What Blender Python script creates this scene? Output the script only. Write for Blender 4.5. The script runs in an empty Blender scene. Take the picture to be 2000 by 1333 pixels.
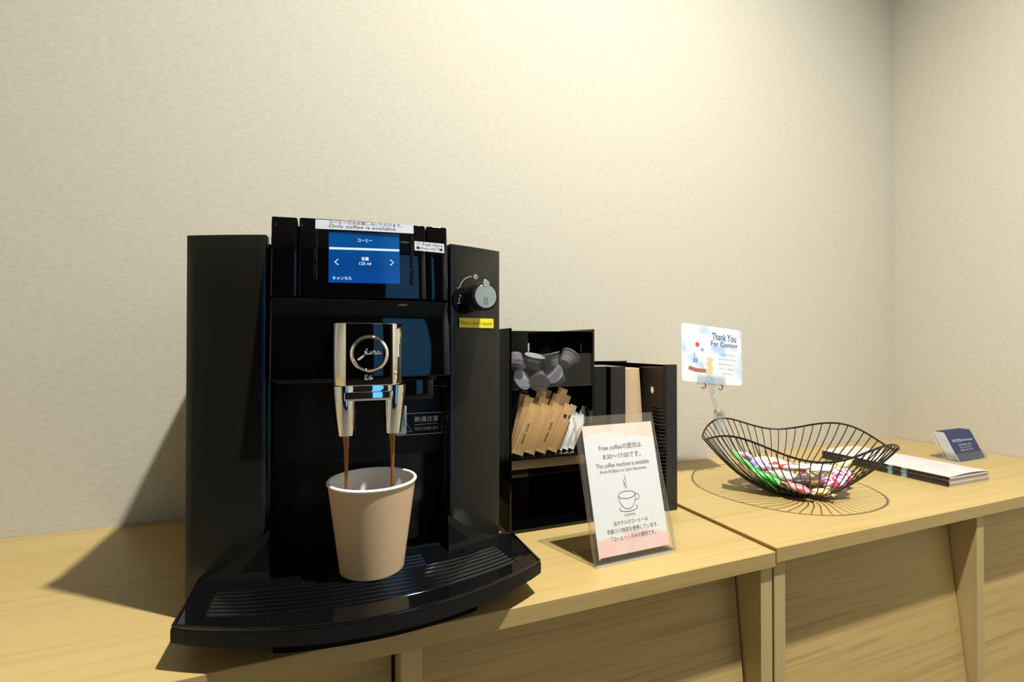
import bpy, bmesh, math, random
from mathutils import Vector, Matrix, Euler
random.seed(7)
SC = bpy.context.scene
COL = SC.collection
PI = math.pi
T = 0.75                       # height of the left counter top above the floor; all z below are measured from it

# ------------------------------------------------------------------ camera, light, exposure
cam_d = bpy.data.cameras.new('camera'); cam_d.sensor_width = 36.0; cam_d.lens = 16.716; cam_d.clip_start = 0.01
cam = bpy.data.objects.new('camera', cam_d); COL.objects.link(cam)
cam.location = (-1.2685, -0.7307, 0.225 + T)
cam.rotation_euler = Euler((math.radians(90.5), 0, -0.36966), 'XYZ')
SC.camera = cam
SC.view_settings.view_transform = 'Standard'
SC.view_settings.look = 'None'
SC.view_settings.gamma = 1.0
SC.view_settings.use_curve_mapping = False
SC.view_settings.exposure = 0.35
W = bpy.data.worlds.new('world'); SC.world = W; W.use_nodes = True
W.node_tree.nodes['Background'].inputs[0].default_value = (0.9, 0.8, 0.65, 1)
W.node_tree.nodes['Background'].inputs[1].default_value = 0.0

def spot(name, loc, target, watts, size, blend, radius, color=(1, 0.88, 0.68)):
    d = bpy.data.lights.new(name, 'SPOT'); d.energy = watts; d.color = color
    d.spot_size = math.radians(size); d.spot_blend = blend; d.shadow_soft_size = radius
    o = bpy.data.objects.new(name, d); COL.objects.link(o)
    o.location = (loc[0], loc[1], loc[2] + T)
    v = Vector(target) - Vector(loc)
    o.rotation_euler = v.to_track_quat('-Z', 'Y').to_euler()
    return o
CEIL = 1.690
spot('downlight_beam', (-0.79, -0.735, 1.655), (-0.98, -1.15, 0), 182, 168, 1.0, 0.024, (1, 0.99, 0.95))
spot('left_wall_fill_beam', (-2.1, -1.6, 1.655), (-2.95, -1.1, 0.3), 60, 80, 1.0, 0.05)  # unseen lamp added to brighten the left wall for bounce and reflections
spot('right_wall_fill_beam', (-0.75, -2.1, 1.655), (0.0, -1.7, 0.4), 60, 80, 1.0, 0.05)  # unseen fill lamp added, bounces light off the right wall

# ------------------------------------------------------------------ materials
def new_mat(name):
    m = bpy.data.materials.new(name); m.use_nodes = True
    nt = m.node_tree; b = nt.nodes['Principled BSDF']
    return m, nt, b
def mat(name, col, rough=0.5, metal=0.0, spec=0.5, coat=0.0, emit=None, estr=0.0):
    m, nt, b = new_mat(name)
    b.inputs['Base Color'].default_value = (*col, 1); b.inputs['Roughness'].default_value = rough
    b.inputs['Metallic'].default_value = metal; b.inputs['Specular IOR Level'].default_value = spec
    b.inputs['Coat Weight'].default_value = coat
    if emit:
        b.inputs['Emission Color'].default_value = (*emit, 1); b.inputs['Emission Strength'].default_value = estr
    return m
def N(nt, typ, **kw):
    n = nt.nodes.new(typ)
    for k, v in kw.items():
        if k in n.inputs: n.inputs[k].default_value = v
        else: setattr(n, k, v)
    return n
def coords(nt, scale, kind='Object'):
    tc = N(nt, 'ShaderNodeTexCoord'); mp = N(nt, 'ShaderNodeMapping')
    mp.inputs['Scale'].default_value = scale
    nt.links.new(tc.outputs[kind], mp.inputs['Vector']); return mp.outputs['Vector']
def ramp(nt, fac, stops, interp='LINEAR'):
    r = N(nt, 'ShaderNodeValToRGB'); r.color_ramp.interpolation = interp
    el = r.color_ramp.elements
    while len(el) < len(stops): el.new(0.5)
    for e, (p, c) in zip(el, stops): e.position = p; e.color = (*c, 1)
    nt.links.new(fac, r.inputs['Fac']); return r.outputs['Color']
def bump(nt, b, h, strength, dist):
    bp = N(nt, 'ShaderNodeBump'); bp.inputs['Strength'].default_value = strength; bp.inputs['Distance'].default_value = dist
    nt.links.new(h, bp.inputs['Height']); nt.links.new(bp.outputs['Normal'], b.inputs['Normal'])

def wallpaper(name, c1, c2):
    m, nt, b = new_mat(name)
    v = coords(nt, (1, 1, 1))
    n1 = N(nt, 'ShaderNodeTexNoise', Scale=420.0, Detail=3.0, Roughness=0.62, Distortion=0.4); nt.links.new(v, n1.inputs['Vector'])
    v2 = coords(nt, (1, 1, 1.7))
    n2 = N(nt, 'ShaderNodeTexNoise', Scale=120.0, Detail=2.0, Roughness=0.5); nt.links.new(v2, n2.inputs['Vector'])
    mx = N(nt, 'ShaderNodeMath', operation='ADD'); nt.links.new(n1.outputs['Fac'], mx.inputs[0]); nt.links.new(n2.outputs['Fac'], mx.inputs[1])
    hf = N(nt, 'ShaderNodeMath', operation='MULTIPLY'); hf.inputs[1].default_value = 0.5; nt.links.new(mx.outputs[0], hf.inputs[0])
    c = ramp(nt, hf.outputs[0], [(0.35, c1), (0.65, c2)])
    nt.links.new(c, b.inputs['Base Color']); b.inputs['Roughness'].default_value = 0.85; b.inputs['Specular IOR Level'].default_value = 0.2
    bump(nt, b, hf.outputs[0], 0.34, 0.0008)
    return m
def wood(name, c1, c2, c3, axis='x', rough=0.38, rib=0.5):
    m, nt, b = new_mat(name)
    s = {'x': (0.9, 26, 26), 'z': (26, 26, 0.9)}[axis]
    s2 = {'x': (2.2, 95, 95), 'z': (95, 95, 2.2)}[axis]
    s3 = {'x': (3.5, 420, 420), 'z': (420, 420, 3.5)}[axis]
    n = N(nt, 'ShaderNodeTexNoise', Scale=1.0, Detail=3.0, Roughness=0.55, Distortion=0.9); nt.links.new(coords(nt, s), n.inputs['Vector'])
    n2 = N(nt, 'ShaderNodeTexNoise', Scale=1.0, Detail=4.0, Roughness=0.6, Distortion=1.3); nt.links.new(coords(nt, s2), n2.inputs['Vector'])
    n3 = N(nt, 'ShaderNodeTexNoise', Scale=1.0, Detail=2.0, Roughness=0.6); nt.links.new(coords(nt, s3), n3.inputs['Vector'])
    a = ramp(nt, n.outputs['Fac'], [(0.3, c1), (0.7, c2)])
    f = N(nt, 'ShaderNodeMapRange'); f.inputs['From Min'].default_value = 0.48; f.inputs['From Max'].default_value = 0.72
    f.inputs['To Min'].default_value = 0.0; f.inputs['To Max'].default_value = rib; nt.links.new(n2.outputs['Fac'], f.inputs['Value'])
    mix = N(nt, 'ShaderNodeMix', data_type='RGBA'); nt.links.new(f.outputs['Result'], mix.inputs['Factor'])
    nt.links.new(a, mix.inputs[6]); mix.inputs[7].default_value = (*c3, 1)
    f2 = N(nt, 'ShaderNodeMapRange'); f2.inputs['From Min'].default_value = 0.5; f2.inputs['From Max'].default_value = 0.8
    f2.inputs['To Max'].default_value = 0.35; nt.links.new(n3.outputs['Fac'], f2.inputs['Value'])
    mix2 = N(nt, 'ShaderNodeMix', data_type='RGBA'); nt.links.new(f2.outputs['Result'], mix2.inputs['Factor'])
    nt.links.new(mix.outputs[2], mix2.inputs[6]); mix2.inputs[7].default_value = (*c3, 1)
    nt.links.new(mix2.outputs[2], b.inputs['Base Color']); b.inputs['Roughness'].default_value = rough
    b.inputs['Specular IOR Level'].default_value = 0.35
    bump(nt, b, n3.outputs['Fac'], 0.15, 0.0003)
    return m
def speckle(name, base, dot, scale=900, lo=0.62, rough=0.4, spec=0.5):
    m, nt, b = new_mat(name)
    n = N(nt, 'ShaderNodeTexNoise', Scale=float(scale), Detail=1.0); nt.links.new(coords(nt, (1, 1, 1)), n.inputs['Vector'])
    c = ramp(nt, n.outputs['Fac'], [(lo, base), (lo + 0.1, dot)])
    nt.links.new(c, b.inputs['Base Color']); b.inputs['Roughness'].default_value = rough; b.inputs['Specular IOR Level'].default_value = spec
    return m
def clear(name, tint=(0.985, 0.985, 0.98), gloss=1.0, rough=0.02):
    m = bpy.data.materials.new(name); m.use_nodes = True; nt = m.node_tree; nt.nodes.clear()
    out = N(nt, 'ShaderNodeOutputMaterial'); t = N(nt, 'ShaderNodeBsdfTransparent'); t.inputs[0].default_value = (*tint, 1)
    g = N(nt, 'ShaderNodeBsdfGlossy'); g.inputs['Roughness'].default_value = rough; g.inputs[0].default_value = (gloss, gloss, gloss, 1)
    fr = N(nt, 'ShaderNodeFresnel'); ge = N(nt, 'ShaderNodeNewGeometry'); ma = N(nt, 'ShaderNodeMath', operation='MULTIPLY_ADD')
    ma.inputs[1].default_value = 1 / 1.45 - 1.45; ma.inputs[2].default_value = 1.45
    nt.links.new(ge.outputs['Backfacing'], ma.inputs[0]); nt.links.new(ma.outputs[0], fr.inputs['IOR'])
    mx = N(nt, 'ShaderNodeMixShader'); nt.links.new(fr.outputs[0], mx.inputs[0]); nt.links.new(t.outputs[0], mx.inputs[1])
    nt.links.new(g.outputs[0], mx.inputs[2]); nt.links.new(mx.outputs[0], out.inputs[0]); return m
def frosted(name, tint, diff, fac):
    m = bpy.data.materials.new(name); m.use_nodes = True; nt = m.node_tree; nt.nodes.clear()
    out = N(nt, 'ShaderNodeOutputMaterial'); t = N(nt, 'ShaderNodeBsdfTransparent'); t.inputs[0].default_value = (*tint, 1)
    p = N(nt, 'ShaderNodeBsdfPrincipled'); p.inputs['Base Color'].default_value = (*diff, 1); p.inputs['Roughness'].default_value = 0.12
    mx = N(nt, 'ShaderNodeMixShader'); mx.inputs[0].default_value = fac; nt.links.new(t.outputs[0], mx.inputs[1])
    nt.links.new(p.outputs[0], mx.inputs[2]); nt.links.new(mx.outputs[0], out.inputs[0]); return m
def patches(name, cols, scale=60, rough=0.3, stretch=(1, 1, 1)):
    m, nt, b = new_mat(name)
    n = N(nt, 'ShaderNodeTexNoise', Scale=float(scale), Detail=1.0, Distortion=0.6); nt.links.new(coords(nt, stretch), n.inputs['Vector'])
    k = len(cols); st = [(0.34 + 0.32 * i / k, c) for i, c in enumerate(cols)]
    c = ramp(nt, n.outputs['Fac'], st, 'CONSTANT')
    nt.links.new(c, b.inputs['Base Color']); b.inputs['Roughness'].default_value = rough; b.inputs['Coat Weight'].default_value = 0.5
    n2 = N(nt, 'ShaderNodeTexNoise', Scale=160.0, Detail=2.0); nt.links.new(coords(nt, (1, 1, 1)), n2.inputs['Vector'])
    bump(nt, b, n2.outputs['Fac'], 0.6, 0.0015)
    return m

M = {}
M['wall'] = wallpaper('beige_wallpaper', (0.545, 0.505, 0.405), (0.615, 0.58, 0.48))
M['dim_wall'] = mat('unlit_room_black', (0.012, 0.012, 0.014), 0.9, spec=0.1)  # near-black colour stands in for the unlit room in reflections
M['ceil'] = mat('ceiling_paint', (0.30, 0.29, 0.27), 0.9, spec=0.1)
M['floor'] = mat('floor_carpet', (0.28, 0.24, 0.19), 0.95, spec=0.1)
M['top'] = wood('maple_top_darkened', (0.45, 0.320, 0.120), (0.48, 0.35, 0.140), (0.37, 0.245, 0.078), 'x', rib=0.55)  # same laminate as the doors, darkened to offset strong light from above
M['door'] = wood('maple_door', (0.51, 0.352, 0.128), (0.55, 0.388, 0.148), (0.36, 0.230, 0.070), 'x', rib=0.85)
M['stile'] = wood('maple_edge', (0.50, 0.38, 0.165), (0.55, 0.42, 0.19), (0.44, 0.32, 0.135), 'z', rib=0.4)
M['gloss'] = mat('gloss_black', (0.0012, 0.0012, 0.0014), 0.03, spec=0.5)
M['satin'] = mat('satin_black', (0.010, 0.0095, 0.0065), 0.24, spec=0.5)
M['matte'] = mat('matte_black', (0.003, 0.003, 0.003), 0.5, spec=0.3)
M['deep'] = mat('deep_black', (0.0012, 0.0012, 0.0012), 0.7, spec=0.1)
M['tray'] = speckle('tray_black', (0.003, 0.003, 0.0035), (0.018, 0.018, 0.02), 1500, 0.7, 0.06)
M['shoulder'] = mat('shoulder_black', (0.004, 0.004, 0.0035), 0.45, spec=0.15)
M['rib'] = mat('rib_black', (0.004, 0.004, 0.005), 0.12, spec=0.5)
M['chrome'] = mat('chrome', (0.86, 0.86, 0.85), 0.04, metal=1.0)
M['silver'] = mat('silver_blue_reflection', (0.50, 0.62, 0.72), 0.18, metal=1.0)  # blue tint paints a reflected blue glow into the silver
M['white'] = mat('white_label', (0.56, 0.58, 0.63), 0.5, spec=0.3)
M['ink'] = mat('black_ink', (0.02, 0.02, 0.02), 0.6, spec=0.2)
M['softink'] = mat('grey_ink', (0.055, 0.05, 0.045), 0.7, spec=0.2)
M['print'] = mat('white_print', (0.7, 0.7, 0.68), 0.5)
M['greyprint'] = mat('grey_print', (0.22, 0.22, 0.21), 0.5)
M['plateprint'] = mat('plate_print', (0.75, 0.75, 0.72), 0.5)
M['greyprint2'] = mat('silver_print', (0.55, 0.55, 0.56), 0.35)
M['yellow'] = mat('yellow_label', (0.90, 0.76, 0.01), 0.35)
M['yink'] = mat('yellow_label_ink', (0.28, 0.22, 0.01), 0.6)
M['lit'] = mat('screen_white', (0, 0, 0), 0.4, emit=(0.55, 0.70, 0.80), estr=1.0)
M['coffee'] = mat('coffee_stream', (0.30, 0.105, 0.012), 0.12, spec=0.6)
M['liquid'] = mat('coffee_surface', (0.10, 0.035, 0.008), 0.1)
M['rimwhite'] = mat('cup_lining', (0.86, 0.86, 0.84), 0.45)
M['kraft'] = speckle('kraft_paper', (0.66, 0.47, 0.285), (0.58, 0.40, 0.23), 1500, 0.50, 0.75, 0.2)
M['packet'] = wood('kraft_packet', (0.50, 0.31, 0.125), (0.54, 0.34, 0.14), (0.42, 0.25, 0.09), 'z', 0.5, 0.3)
M['whitepaper'] = mat('white_packet', (0.86, 0.84, 0.80), 0.55)
M['podlid'] = frosted('pod_lid', (0.9, 0.9, 0.92), (0.50, 0.50, 0.54), 0.55)
M['pod'] = frosted('pod_plastic', (0.85, 0.85, 0.88), (0.50, 0.48, 0.50), 0.20)
M['podcream'] = frosted('pod_cream', (0.9, 0.88, 0.86), (0.36, 0.33, 0.31), 0.5)
M['acrylic'] = clear('clear_acrylic')
M['acrylic_edge'] = frosted('acrylic_edge', (0.6, 0.6, 0.56), (0.88, 0.89, 0.87), 0.6)
M['clip'] = clear('clear_clip', (0.90, 0.92, 0.92))
M['clipedge'] = frosted('clip_edge', (0.85, 0.85, 0.85), (0.9, 0.92, 0.95), 0.3)
M['jawclear'] = frosted('jaw_clear', (0.92, 0.93, 0.93), (0.9, 0.92, 0.95), 0.16)
M['smoke'] = clear('smoky_panel', (0.86, 0.855, 0.86))
M['wire'] = mat('black_wire', (0.006, 0.006, 0.006), 0.35)
M['granite'] = speckle('speckled_black', (0.010, 0.010, 0.011), (0.06, 0.06, 0.065), 1300, 0.62, 0.35)
M['brush'] = mat('black_bristle', (0.004, 0.004, 0.004), 0.5, spec=.3)
M['navy'] = mat('navy_card', (0.018, 0.030, 0.105), 0.45)
M['cardwhite'] = mat('card_stock', (0.72, 0.76, 0.80), 0.5)
M['cover'] = mat('brochure_cover', (0.60, 0.555, 0.53), 0.35)
M['fold'] = mat('brochure_dark', (0.03, 0.022, 0.02), 0.4)
M['foldblue'] = mat('brochure_blue', (0.25, 0.50, 0.62), 0.4)
M['inside'] = mat('brochure_inside', (0.55, 0.52, 0.48), 0.5)
M['bluewash'] = mat('pale_blue_print', (0.62, 0.72, 0.86), 0.5)
M['lightpen'] = mat('pale_violet_print', (0.55, 0.55, 0.66), 0.5)
M['navyink'] = mat('navy_ink', (0.05, 0.12, 0.26), 0.5)
M['orangeprint'] = mat('orange_print', (0.85, 0.55, 0.28), 0.5)
M['brownprint'] = mat('brown_print', (0.42, 0.13, 0.08), 0.5)
M['redprint'] = mat('red_print', (0.75, 0.06, 0.05), 0.5)
M['metal'] = mat('clip_spring', (0.35, 0.25, 0.2), 0.25, metal=1.0)
M['blueglow'] = mat('window_dusk', (0.0, 0.0, 0.0), 0.5, emit=(0.10, 0.42, 0.80), estr=1.3)
M['lampglow'] = mat('lamp_glow', (0.8, 0.8, 0.8), 0.5, emit=(1, 0.95, 0.85), estr=1.2)
M['lampwhite'] = mat('lamp_ring', (0.75, 0.75, 0.73), 0.4)

# screen: blue backlit display with a darker header
m, nt, b = new_mat('screen_blue')
v = coords(nt, (1, 1, 1), 'Generated'); sx = N(nt, 'ShaderNodeSeparateXYZ'); nt.links.new(v, sx.inputs[0])
c = ramp(nt, sx.outputs['Z'], [(0.0, (0.003, 0.06, 0.30)), (0.35, (0.003, 0.052, 0.22)), (0.8, (0.002, 0.075, 0.27)), (0.91, (0.003, 0.065, 0.23)), (0.93, (0.005, 0.02, 0.07))])
nt.links.new(c, b.inputs['Emission Color']); b.inputs['Emission Strength'].default_value = 0.88
b.inputs['Base Color'].default_value = (0, 0, 0, 1); b.inputs['Roughness'].default_value = 0.1
M['screen'] = m
# notice sheet: white with peach watercolour at the top and pink at the bottom
m, nt, b = new_mat('notice_paper')
v = coords(nt, (1, 1, 1)); sx = N(nt, 'ShaderNodeSeparateXYZ'); nt.links.new(v, sx.inputs[0])
no = N(nt, 'ShaderNodeTexNoise', Scale=38.0, Detail=2.5, Roughness=0.45); nt.links.new(v, no.inputs['Vector'])
ns = N(nt, 'ShaderNodeMath', operation='MULTIPLY_ADD'); ns.inputs[1].default_value = 0.040; ns.inputs[2].default_value = -0.020
nt.links.new(no.outputs['Fac'], ns.inputs[0])
ad = N(nt, 'ShaderNodeMath', operation='ADD'); nt.links.new(sx.outputs['Y'], ad.inputs[0]); nt.links.new(ns.outputs[0], ad.inputs[1])
nw = N(nt, 'ShaderNodeTexNoise', Scale=55.0, Detail=3.0); nt.links.new(v, nw.inputs['Vector'])
peach = ramp(nt, nw.outputs['Fac'], [(0.3, (0.86, 0.66, 0.52)), (0.7, (0.88, 0.76, 0.67))])
pink = ramp(nt, nw.outputs['Fac'], [(0.3, (0.84, 0.55, 0.50)), (0.7, (0.85, 0.66, 0.63))])
def step(val, lo, hi):
    r = N(nt, 'ShaderNodeMapRange'); r.inputs['From Min'].default_value = lo; r.inputs['From Max'].default_value = hi
    nt.links.new(val, r.inputs['Value']); return r.outputs['Result']
m1 = N(nt, 'ShaderNodeMix', data_type='RGBA'); nt.links.new(step(ad.outputs[0], 0.1215, 0.1240), m1.inputs['Factor'])
m1.inputs[6].default_value = (0.80, 0.80, 0.79, 1); nt.links.new(peach, m1.inputs[7])
m2 = N(nt, 'ShaderNodeMix', data_type='RGBA'); nt.links.new(step(ad.outputs[0], 0.0185, 0.0160), m2.inputs['Factor'])
nt.links.new(m1.outputs[2], m2.inputs[6]); nt.links.new(pink, m2.inputs[7])
nt.links.new(m2.outputs[2], b.inputs['Base Color']); b.inputs['Roughness'].default_value = 0.6
M['notice'] = m
# thank-you card: white with pale blue washes
m, nt, b = new_mat('greeting_card')
v = coords(nt, (1, 1, 1)); no = N(nt, 'ShaderNodeTexNoise', Scale=26.0, Detail=2.0); nt.links.new(v, no.inputs['Vector'])
c = ramp(nt, no.outputs['Fac'], [(0.40, (0.74, 0.77, 0.82)), (0.52, (0.72, 0.76, 0.82)), (0.64, (0.42, 0.58, 0.80))])
nt.links.new(c, b.inputs['Base Color']); b.inputs['Roughness'].default_value = 0.25
M['greeting'] = m

# ------------------------------------------------------------------ mesh helpers (counter space, z = 0 on the counter top)
ORG = {}
def V(*a): return Vector(a)
def BM(): return bmesh.new()
def quad(bm, pts): return bm.faces.new([bm.verts.new(p) for p in pts])
def box(bm, x0, x1, y0, y1, z0, z1, bev=0.0, seg=2, mi=0):
    vs = [bm.verts.new((x, y, z)) for z in (z0, z1) for y in (y0, y1) for x in (x0, x1)]
    fs = [bm.faces.new([vs[i] for i in f]) for f in ((0, 2, 3, 1), (4, 5, 7, 6), (0, 1, 5, 4), (1, 3, 7, 5), (3, 2, 6, 7), (2, 0, 4, 6))]
    for f in fs: f.material_index = mi
    if bev > 0:
        es = set(e for f in fs for e in f.edges)
        bmesh.ops.bevel(bm, geom=list(es), offset=bev, segments=seg, profile=0.5, affect='EDGES')
    return bm
def prism(bm, pts, O, R, U, depth, bev=0.0, mi=0, seg=2):
    """polygon pts (a,b) in the frame O,R,U, extruded by depth along -N (N = R x U faces out)"""
    O, R, U = Vector(O), Vector(R).normalized(), Vector(U).normalized(); Nn = R.cross(U)
    f = [bm.verts.new(O + R * a + U * c) for a, c in pts]; k = [bm.verts.new(O + R * a + U * c - Nn * depth) for a, c in pts]
    n = len(pts); fs = [bm.faces.new(f), bm.faces.new(k[::-1])]
    for i in range(n): fs.append(bm.faces.new([f[i], k[i], k[(i + 1) % n], f[(i + 1) % n]]))
    for q in fs: q.material_index = mi
    if bev > 0:
        es = set(fs[0].edges) | set(fs[1].edges)
        if n <= 8: es |= set(e for q in fs for e in q.edges)
        bmesh.ops.bevel(bm, geom=list(es), offset=bev, segments=seg, profile=0.5, affect='EDGES')
    bmesh.ops.recalc_face_normals(bm, faces=bm.faces)
    return bm
def zprism(bm, pts, z0, z1, bev=0.0, mi=0):
    return prism(bm, pts, (0, 0, z1), (1, 0, 0), (0, 1, 0), z1 - z0, bev, mi)
def lathe(bm, prof, C=(0, 0, 0), A=(0, 0, 1), seg=40, mi=0, cap=True):
    A = Vector(A).normalized(); X = A.orthogonal().normalized(); Y = A.cross(X); C = Vector(C); rings = []
    for r, h in prof:
        rings.append([bm.verts.new(C + A * h + (X * math.cos(2 * PI * i / seg) + Y * math.sin(2 * PI * i / seg)) * r) for i in range(seg)])
    for a, c in zip(rings, rings[1:]):
        for i in range(seg):
            f = bm.faces.new([a[i], a[(i + 1) % seg], c[(i + 1) % seg], c[i]]); f.material_index = mi
    if cap:
        if prof[0][0] > 1e-5: bm.faces.new(rings[0][::-1]).material_index = mi
        if prof[-1][0] > 1e-5: bm.faces.new(rings[-1]).material_index = mi
    return bm
def tube(bm, pts, r, seg=8, closed=False, mi=0):
    pts = [Vector(p) for p in pts]; n = len(pts); rings = []
    rr = r if isinstance(r, (list, tuple)) else [r] * n
    ref = None
    for i, p in enumerate(pts):
        a = pts[(i - 1) % n] if (closed or i > 0) else p; c = pts[(i + 1) % n] if (closed or i < n - 1) else p
        t = (c - a).normalized()
        if ref is None: ref = t.orthogonal().normalized()
        ref = (ref - t * ref.dot(t)).normalized(); q = t.cross(ref)
        rings.append([bm.verts.new(p + (ref * math.cos(2 * PI * k / seg) + q * math.sin(2 * PI * k / seg)) * rr[i]) for k in range(seg)])
    m_ = n if closed else n - 1
    for i in range(m_):
        a, c = rings[i], rings[(i + 1) % n]
        off = 0
        if closed and i == n - 1:
            off = min(range(seg), key=lambda k: (a[0].co - c[k].co).length)
        for k in range(seg):
            f = bm.faces.new([a[k], a[(k + 1) % seg], c[(k + 1 + off) % seg], c[(k + off) % seg]]); f.material_index = mi
    if not closed:
        bm.faces.new(rings[0][::-1]).material_index = mi; bm.faces.new(rings[-1]).material_index = mi
    return bm
def line(bm, pts, w, O, R, U, h=0.00012, closed=False, mi=0):
    """flat printed stroke of width w along 2-D pts in the frame O,R,U"""
    O, R, U = Vector(O), Vector(R).normalized(), Vector(U).normalized(); Nn = R.cross(U)
    n = len(pts); P = [Vector((a, c)) for a, c in pts]; L = []; Rr = []
    for i, p in enumerate(P):
        a = P[(i - 1) % n] if (closed or i > 0) else p; c = P[(i + 1) % n] if (closed or i < n - 1) else p
        t = (c - a); t = t.normalized() if t.length > 1e-9 else Vector((1, 0)); s = Vector((-t.y, t.x)) * (w / 2)
        for arr, q in ((L, p + s), (Rr, p - s)): arr.append(bm.verts.new(O + R * q.x + U * q.y + Nn * h))
    for i in range(n if closed else n - 1):
        j = (i + 1) % n; f = bm.faces.new([Rr[i], Rr[j], L[j], L[i]]); f.material_index = mi
    return bm
def disc2d(bm, c, r, O, R, U, seg=20, h=0.00012, ry=None, mi=0):
    O, R, U = Vector(O), Vector(R).normalized(), Vector(U).normalized(); Nn = R.cross(U); ry = ry or r
    f = bm.faces.new([bm.verts.new(O + R * (c[0] + r * math.cos(2 * PI * i / seg)) + U * (c[1] + ry * math.sin(2 * PI * i / seg)) + Nn * h) for i in range(seg)])
    f.material_index = mi; return bm
def rect2d(bm, a0, a1, b0, b1, O, R, U, h=0.00012, mi=0):
    O, R, U = Vector(O), Vector(R).normalized(), Vector(U).normalized(); Nn = R.cross(U)
    f = quad(bm, [O + R * a + U * c + Nn * h for a, c in ((a0, b0), (a1, b0), (a1, b1), (a0, b1))]); f.material_index = mi; return bm
def arc(cx, cy, r, a0, a1, n=16, ry=None):
    ry = ry or r
    return [(cx + r * math.cos(math.radians(a0 + (a1 - a0) * i / n)), cy + ry * math.sin(math.radians(a0 + (a1 - a0) * i / n))) for i in range(n + 1)]
def rrect(w, h, r, n=5):
    return (arc(w - r, r, r, -90, 0, n) + arc(w - r, h - r, r, 0, 90, n) + arc(r, h - r, r, 90, 180, n) + arc(r, r, r, 180, 270, n))
def finish(me, angle=35):
    for p in me.polygons: p.use_smooth = True
    try: me.set_sharp_from_angle(angle=math.radians(angle))
    except Exception: pass
def obj(name, bm, mats, parent=None, origin=None, label=None, angle=35):
    if not isinstance(mats, (list, tuple)): mats = [mats]
    o_ = ORG[parent.name] if parent is not None else Vector(origin if origin is not None else (0, 0, 0))
    bmesh.ops.translate(bm, verts=bm.verts, vec=-o_)
    me = bpy.data.meshes.new(name); bm.to_mesh(me); bm.free(); finish(me, angle)
    for q in mats: me.materials.append(q)
    o = bpy.data.objects.new(name, me); COL.objects.link(o)
    if parent is not None: o.parent = parent
    else: o.location = (o_.x, o_.y, o_.z + T)
    ORG[o.name] = o_
    if label: o['label'] = label
    return o
def tag(o, label, cat, group=None, kind=None):
    o['label'] = label; o['category'] = cat
    if group: o['group'] = group
    if kind: o['kind'] = kind
    return o
def thing(name, label, cat, loc, group=None):
    o = bpy.data.objects.new(name, None); COL.objects.link(o); o.empty_display_size = 0.05
    o.location = (loc[0], loc[1], loc[2] + T); ORG[o.name] = Vector(loc)
    return tag(o, label, cat, group)
def struct(name, bm, mats, origin=(0, 0, 0)):
    o = obj(name, bm, mats, None, origin); o['kind'] = 'structure'; return o
_tc = {}
def text_bm(body, fit, align='C', bold=0.0, italic=0.0, keep=False):
    """text laid out in the XY plane, scaled to the box fit=(w,h), centred on 0,0"""
    key = (body, bold, italic)
    if key not in _tc:
        cu = bpy.data.curves.new('lettering', 'FONT'); cu.body = body; cu.align_x = {'C': 'CENTER', 'L': 'LEFT'}[align]
        cu.resolution_u = 3; cu.offset = bold; cu.shear = italic; cu.space_line = 1.0
        o = bpy.data.objects.new('lettering', cu); COL.objects.link(o)
        dg = bpy.context.evaluated_depsgraph_get(); dg.update()
        me = bpy.data.meshes.new_from_object(o.evaluated_get(dg)); _tc[key] = me
        bpy.data.objects.remove(o); bpy.data.curves.remove(cu)
    bm = bmesh.new(); bm.from_mesh(_tc[key])
    xs = [v.co.x for v in bm.verts]; ys = [v.co.y for v in bm.verts]
    if not xs: return bm
    w, h = max(xs) - min(xs), max(ys) - min(ys); cx, cy = (max(xs) + min(xs)) / 2, (max(ys) + min(ys)) / 2
    sx, sy = fit[0] / w, (fit[1] / h if fit[1] else fit[0] / w)
    for v in bm.verts: v.co = Vector(((v.co.x - cx) * sx, (v.co.y - cy) * sy, 0))
    for f in bm.faces: f.material_index = 0
    return bm
def put(bm, O, R, U, h=0.00025):
    O, R, U = Vector(O), Vector(R).normalized(), Vector(U).normalized(); Nn = R.cross(U)
    for v in bm.verts: v.co = O + R * v.co.x + U * v.co.y + Nn * (v.co.z + h)
    bmesh.ops.recalc_face_normals(bm, faces=bm.faces)
    return bm
def merge(dst, src):
    me = bpy.data.meshes.new('tmp'); src.to_mesh(me); src.free(); dst.from_mesh(me); bpy.data.meshes.remove(me); return dst
def words(name, body, fit, O, R, U, mt, parent, h=0.00025, **kw):
    return obj(name, put(text_bm(body, fit, **kw), O, R, U, h), mt, parent)
X_, Z_ = (1, 0, 0), (0, 0, 1)

# ------------------------------------------------------------------ the room
RX0, RY0 = -3.0, -2.8
struct('wall_back', box(BM(), RX0 - .1, 0.1, 0, 0.1, -T, CEIL), M['wall'])
struct('wall_right', box(BM(), 0, 0.1, RY0, 0, -T, CEIL), M['wall'])
struct('wall_left', box(BM(), RX0 - .1, RX0, RY0, 0, -T, CEIL), M['wall'])
bm = BM()
wx0, wx1, wz0, wz1 = -0.88, -0.34, -0.7, 1.66
box(bm, RX0 - .1, wx0, RY0 - .1, RY0, -T, CEIL); box(bm, wx1, 0.1, RY0 - .1, RY0, -T, CEIL)
box(bm, wx0, wx1, RY0 - .1, RY0, -T, wz0); box(bm, wx0, wx1, RY0 - .1, RY0, wz1, CEIL)
struct('wall_front', bm, M['dim_wall'])
win = struct('window_1', box(BM(), wx0, wx1, RY0 - .07, RY0 - .06, wz0, wz1), M['blueglow'])
bm = BM()
for (a, b_, c_, d_) in ((wx0, wx1, wz0, wz0 + .03), (wx0, wx1, wz1 - .03, wz1), (wx0, wx0 + .025, wz0 + .03, wz1 - .03), (wx1 - .025, wx1, wz0 + .03, wz1 - .03)):
    box(bm, a, b_, RY0 - .05, RY0 - .01, c_, d_)
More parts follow.
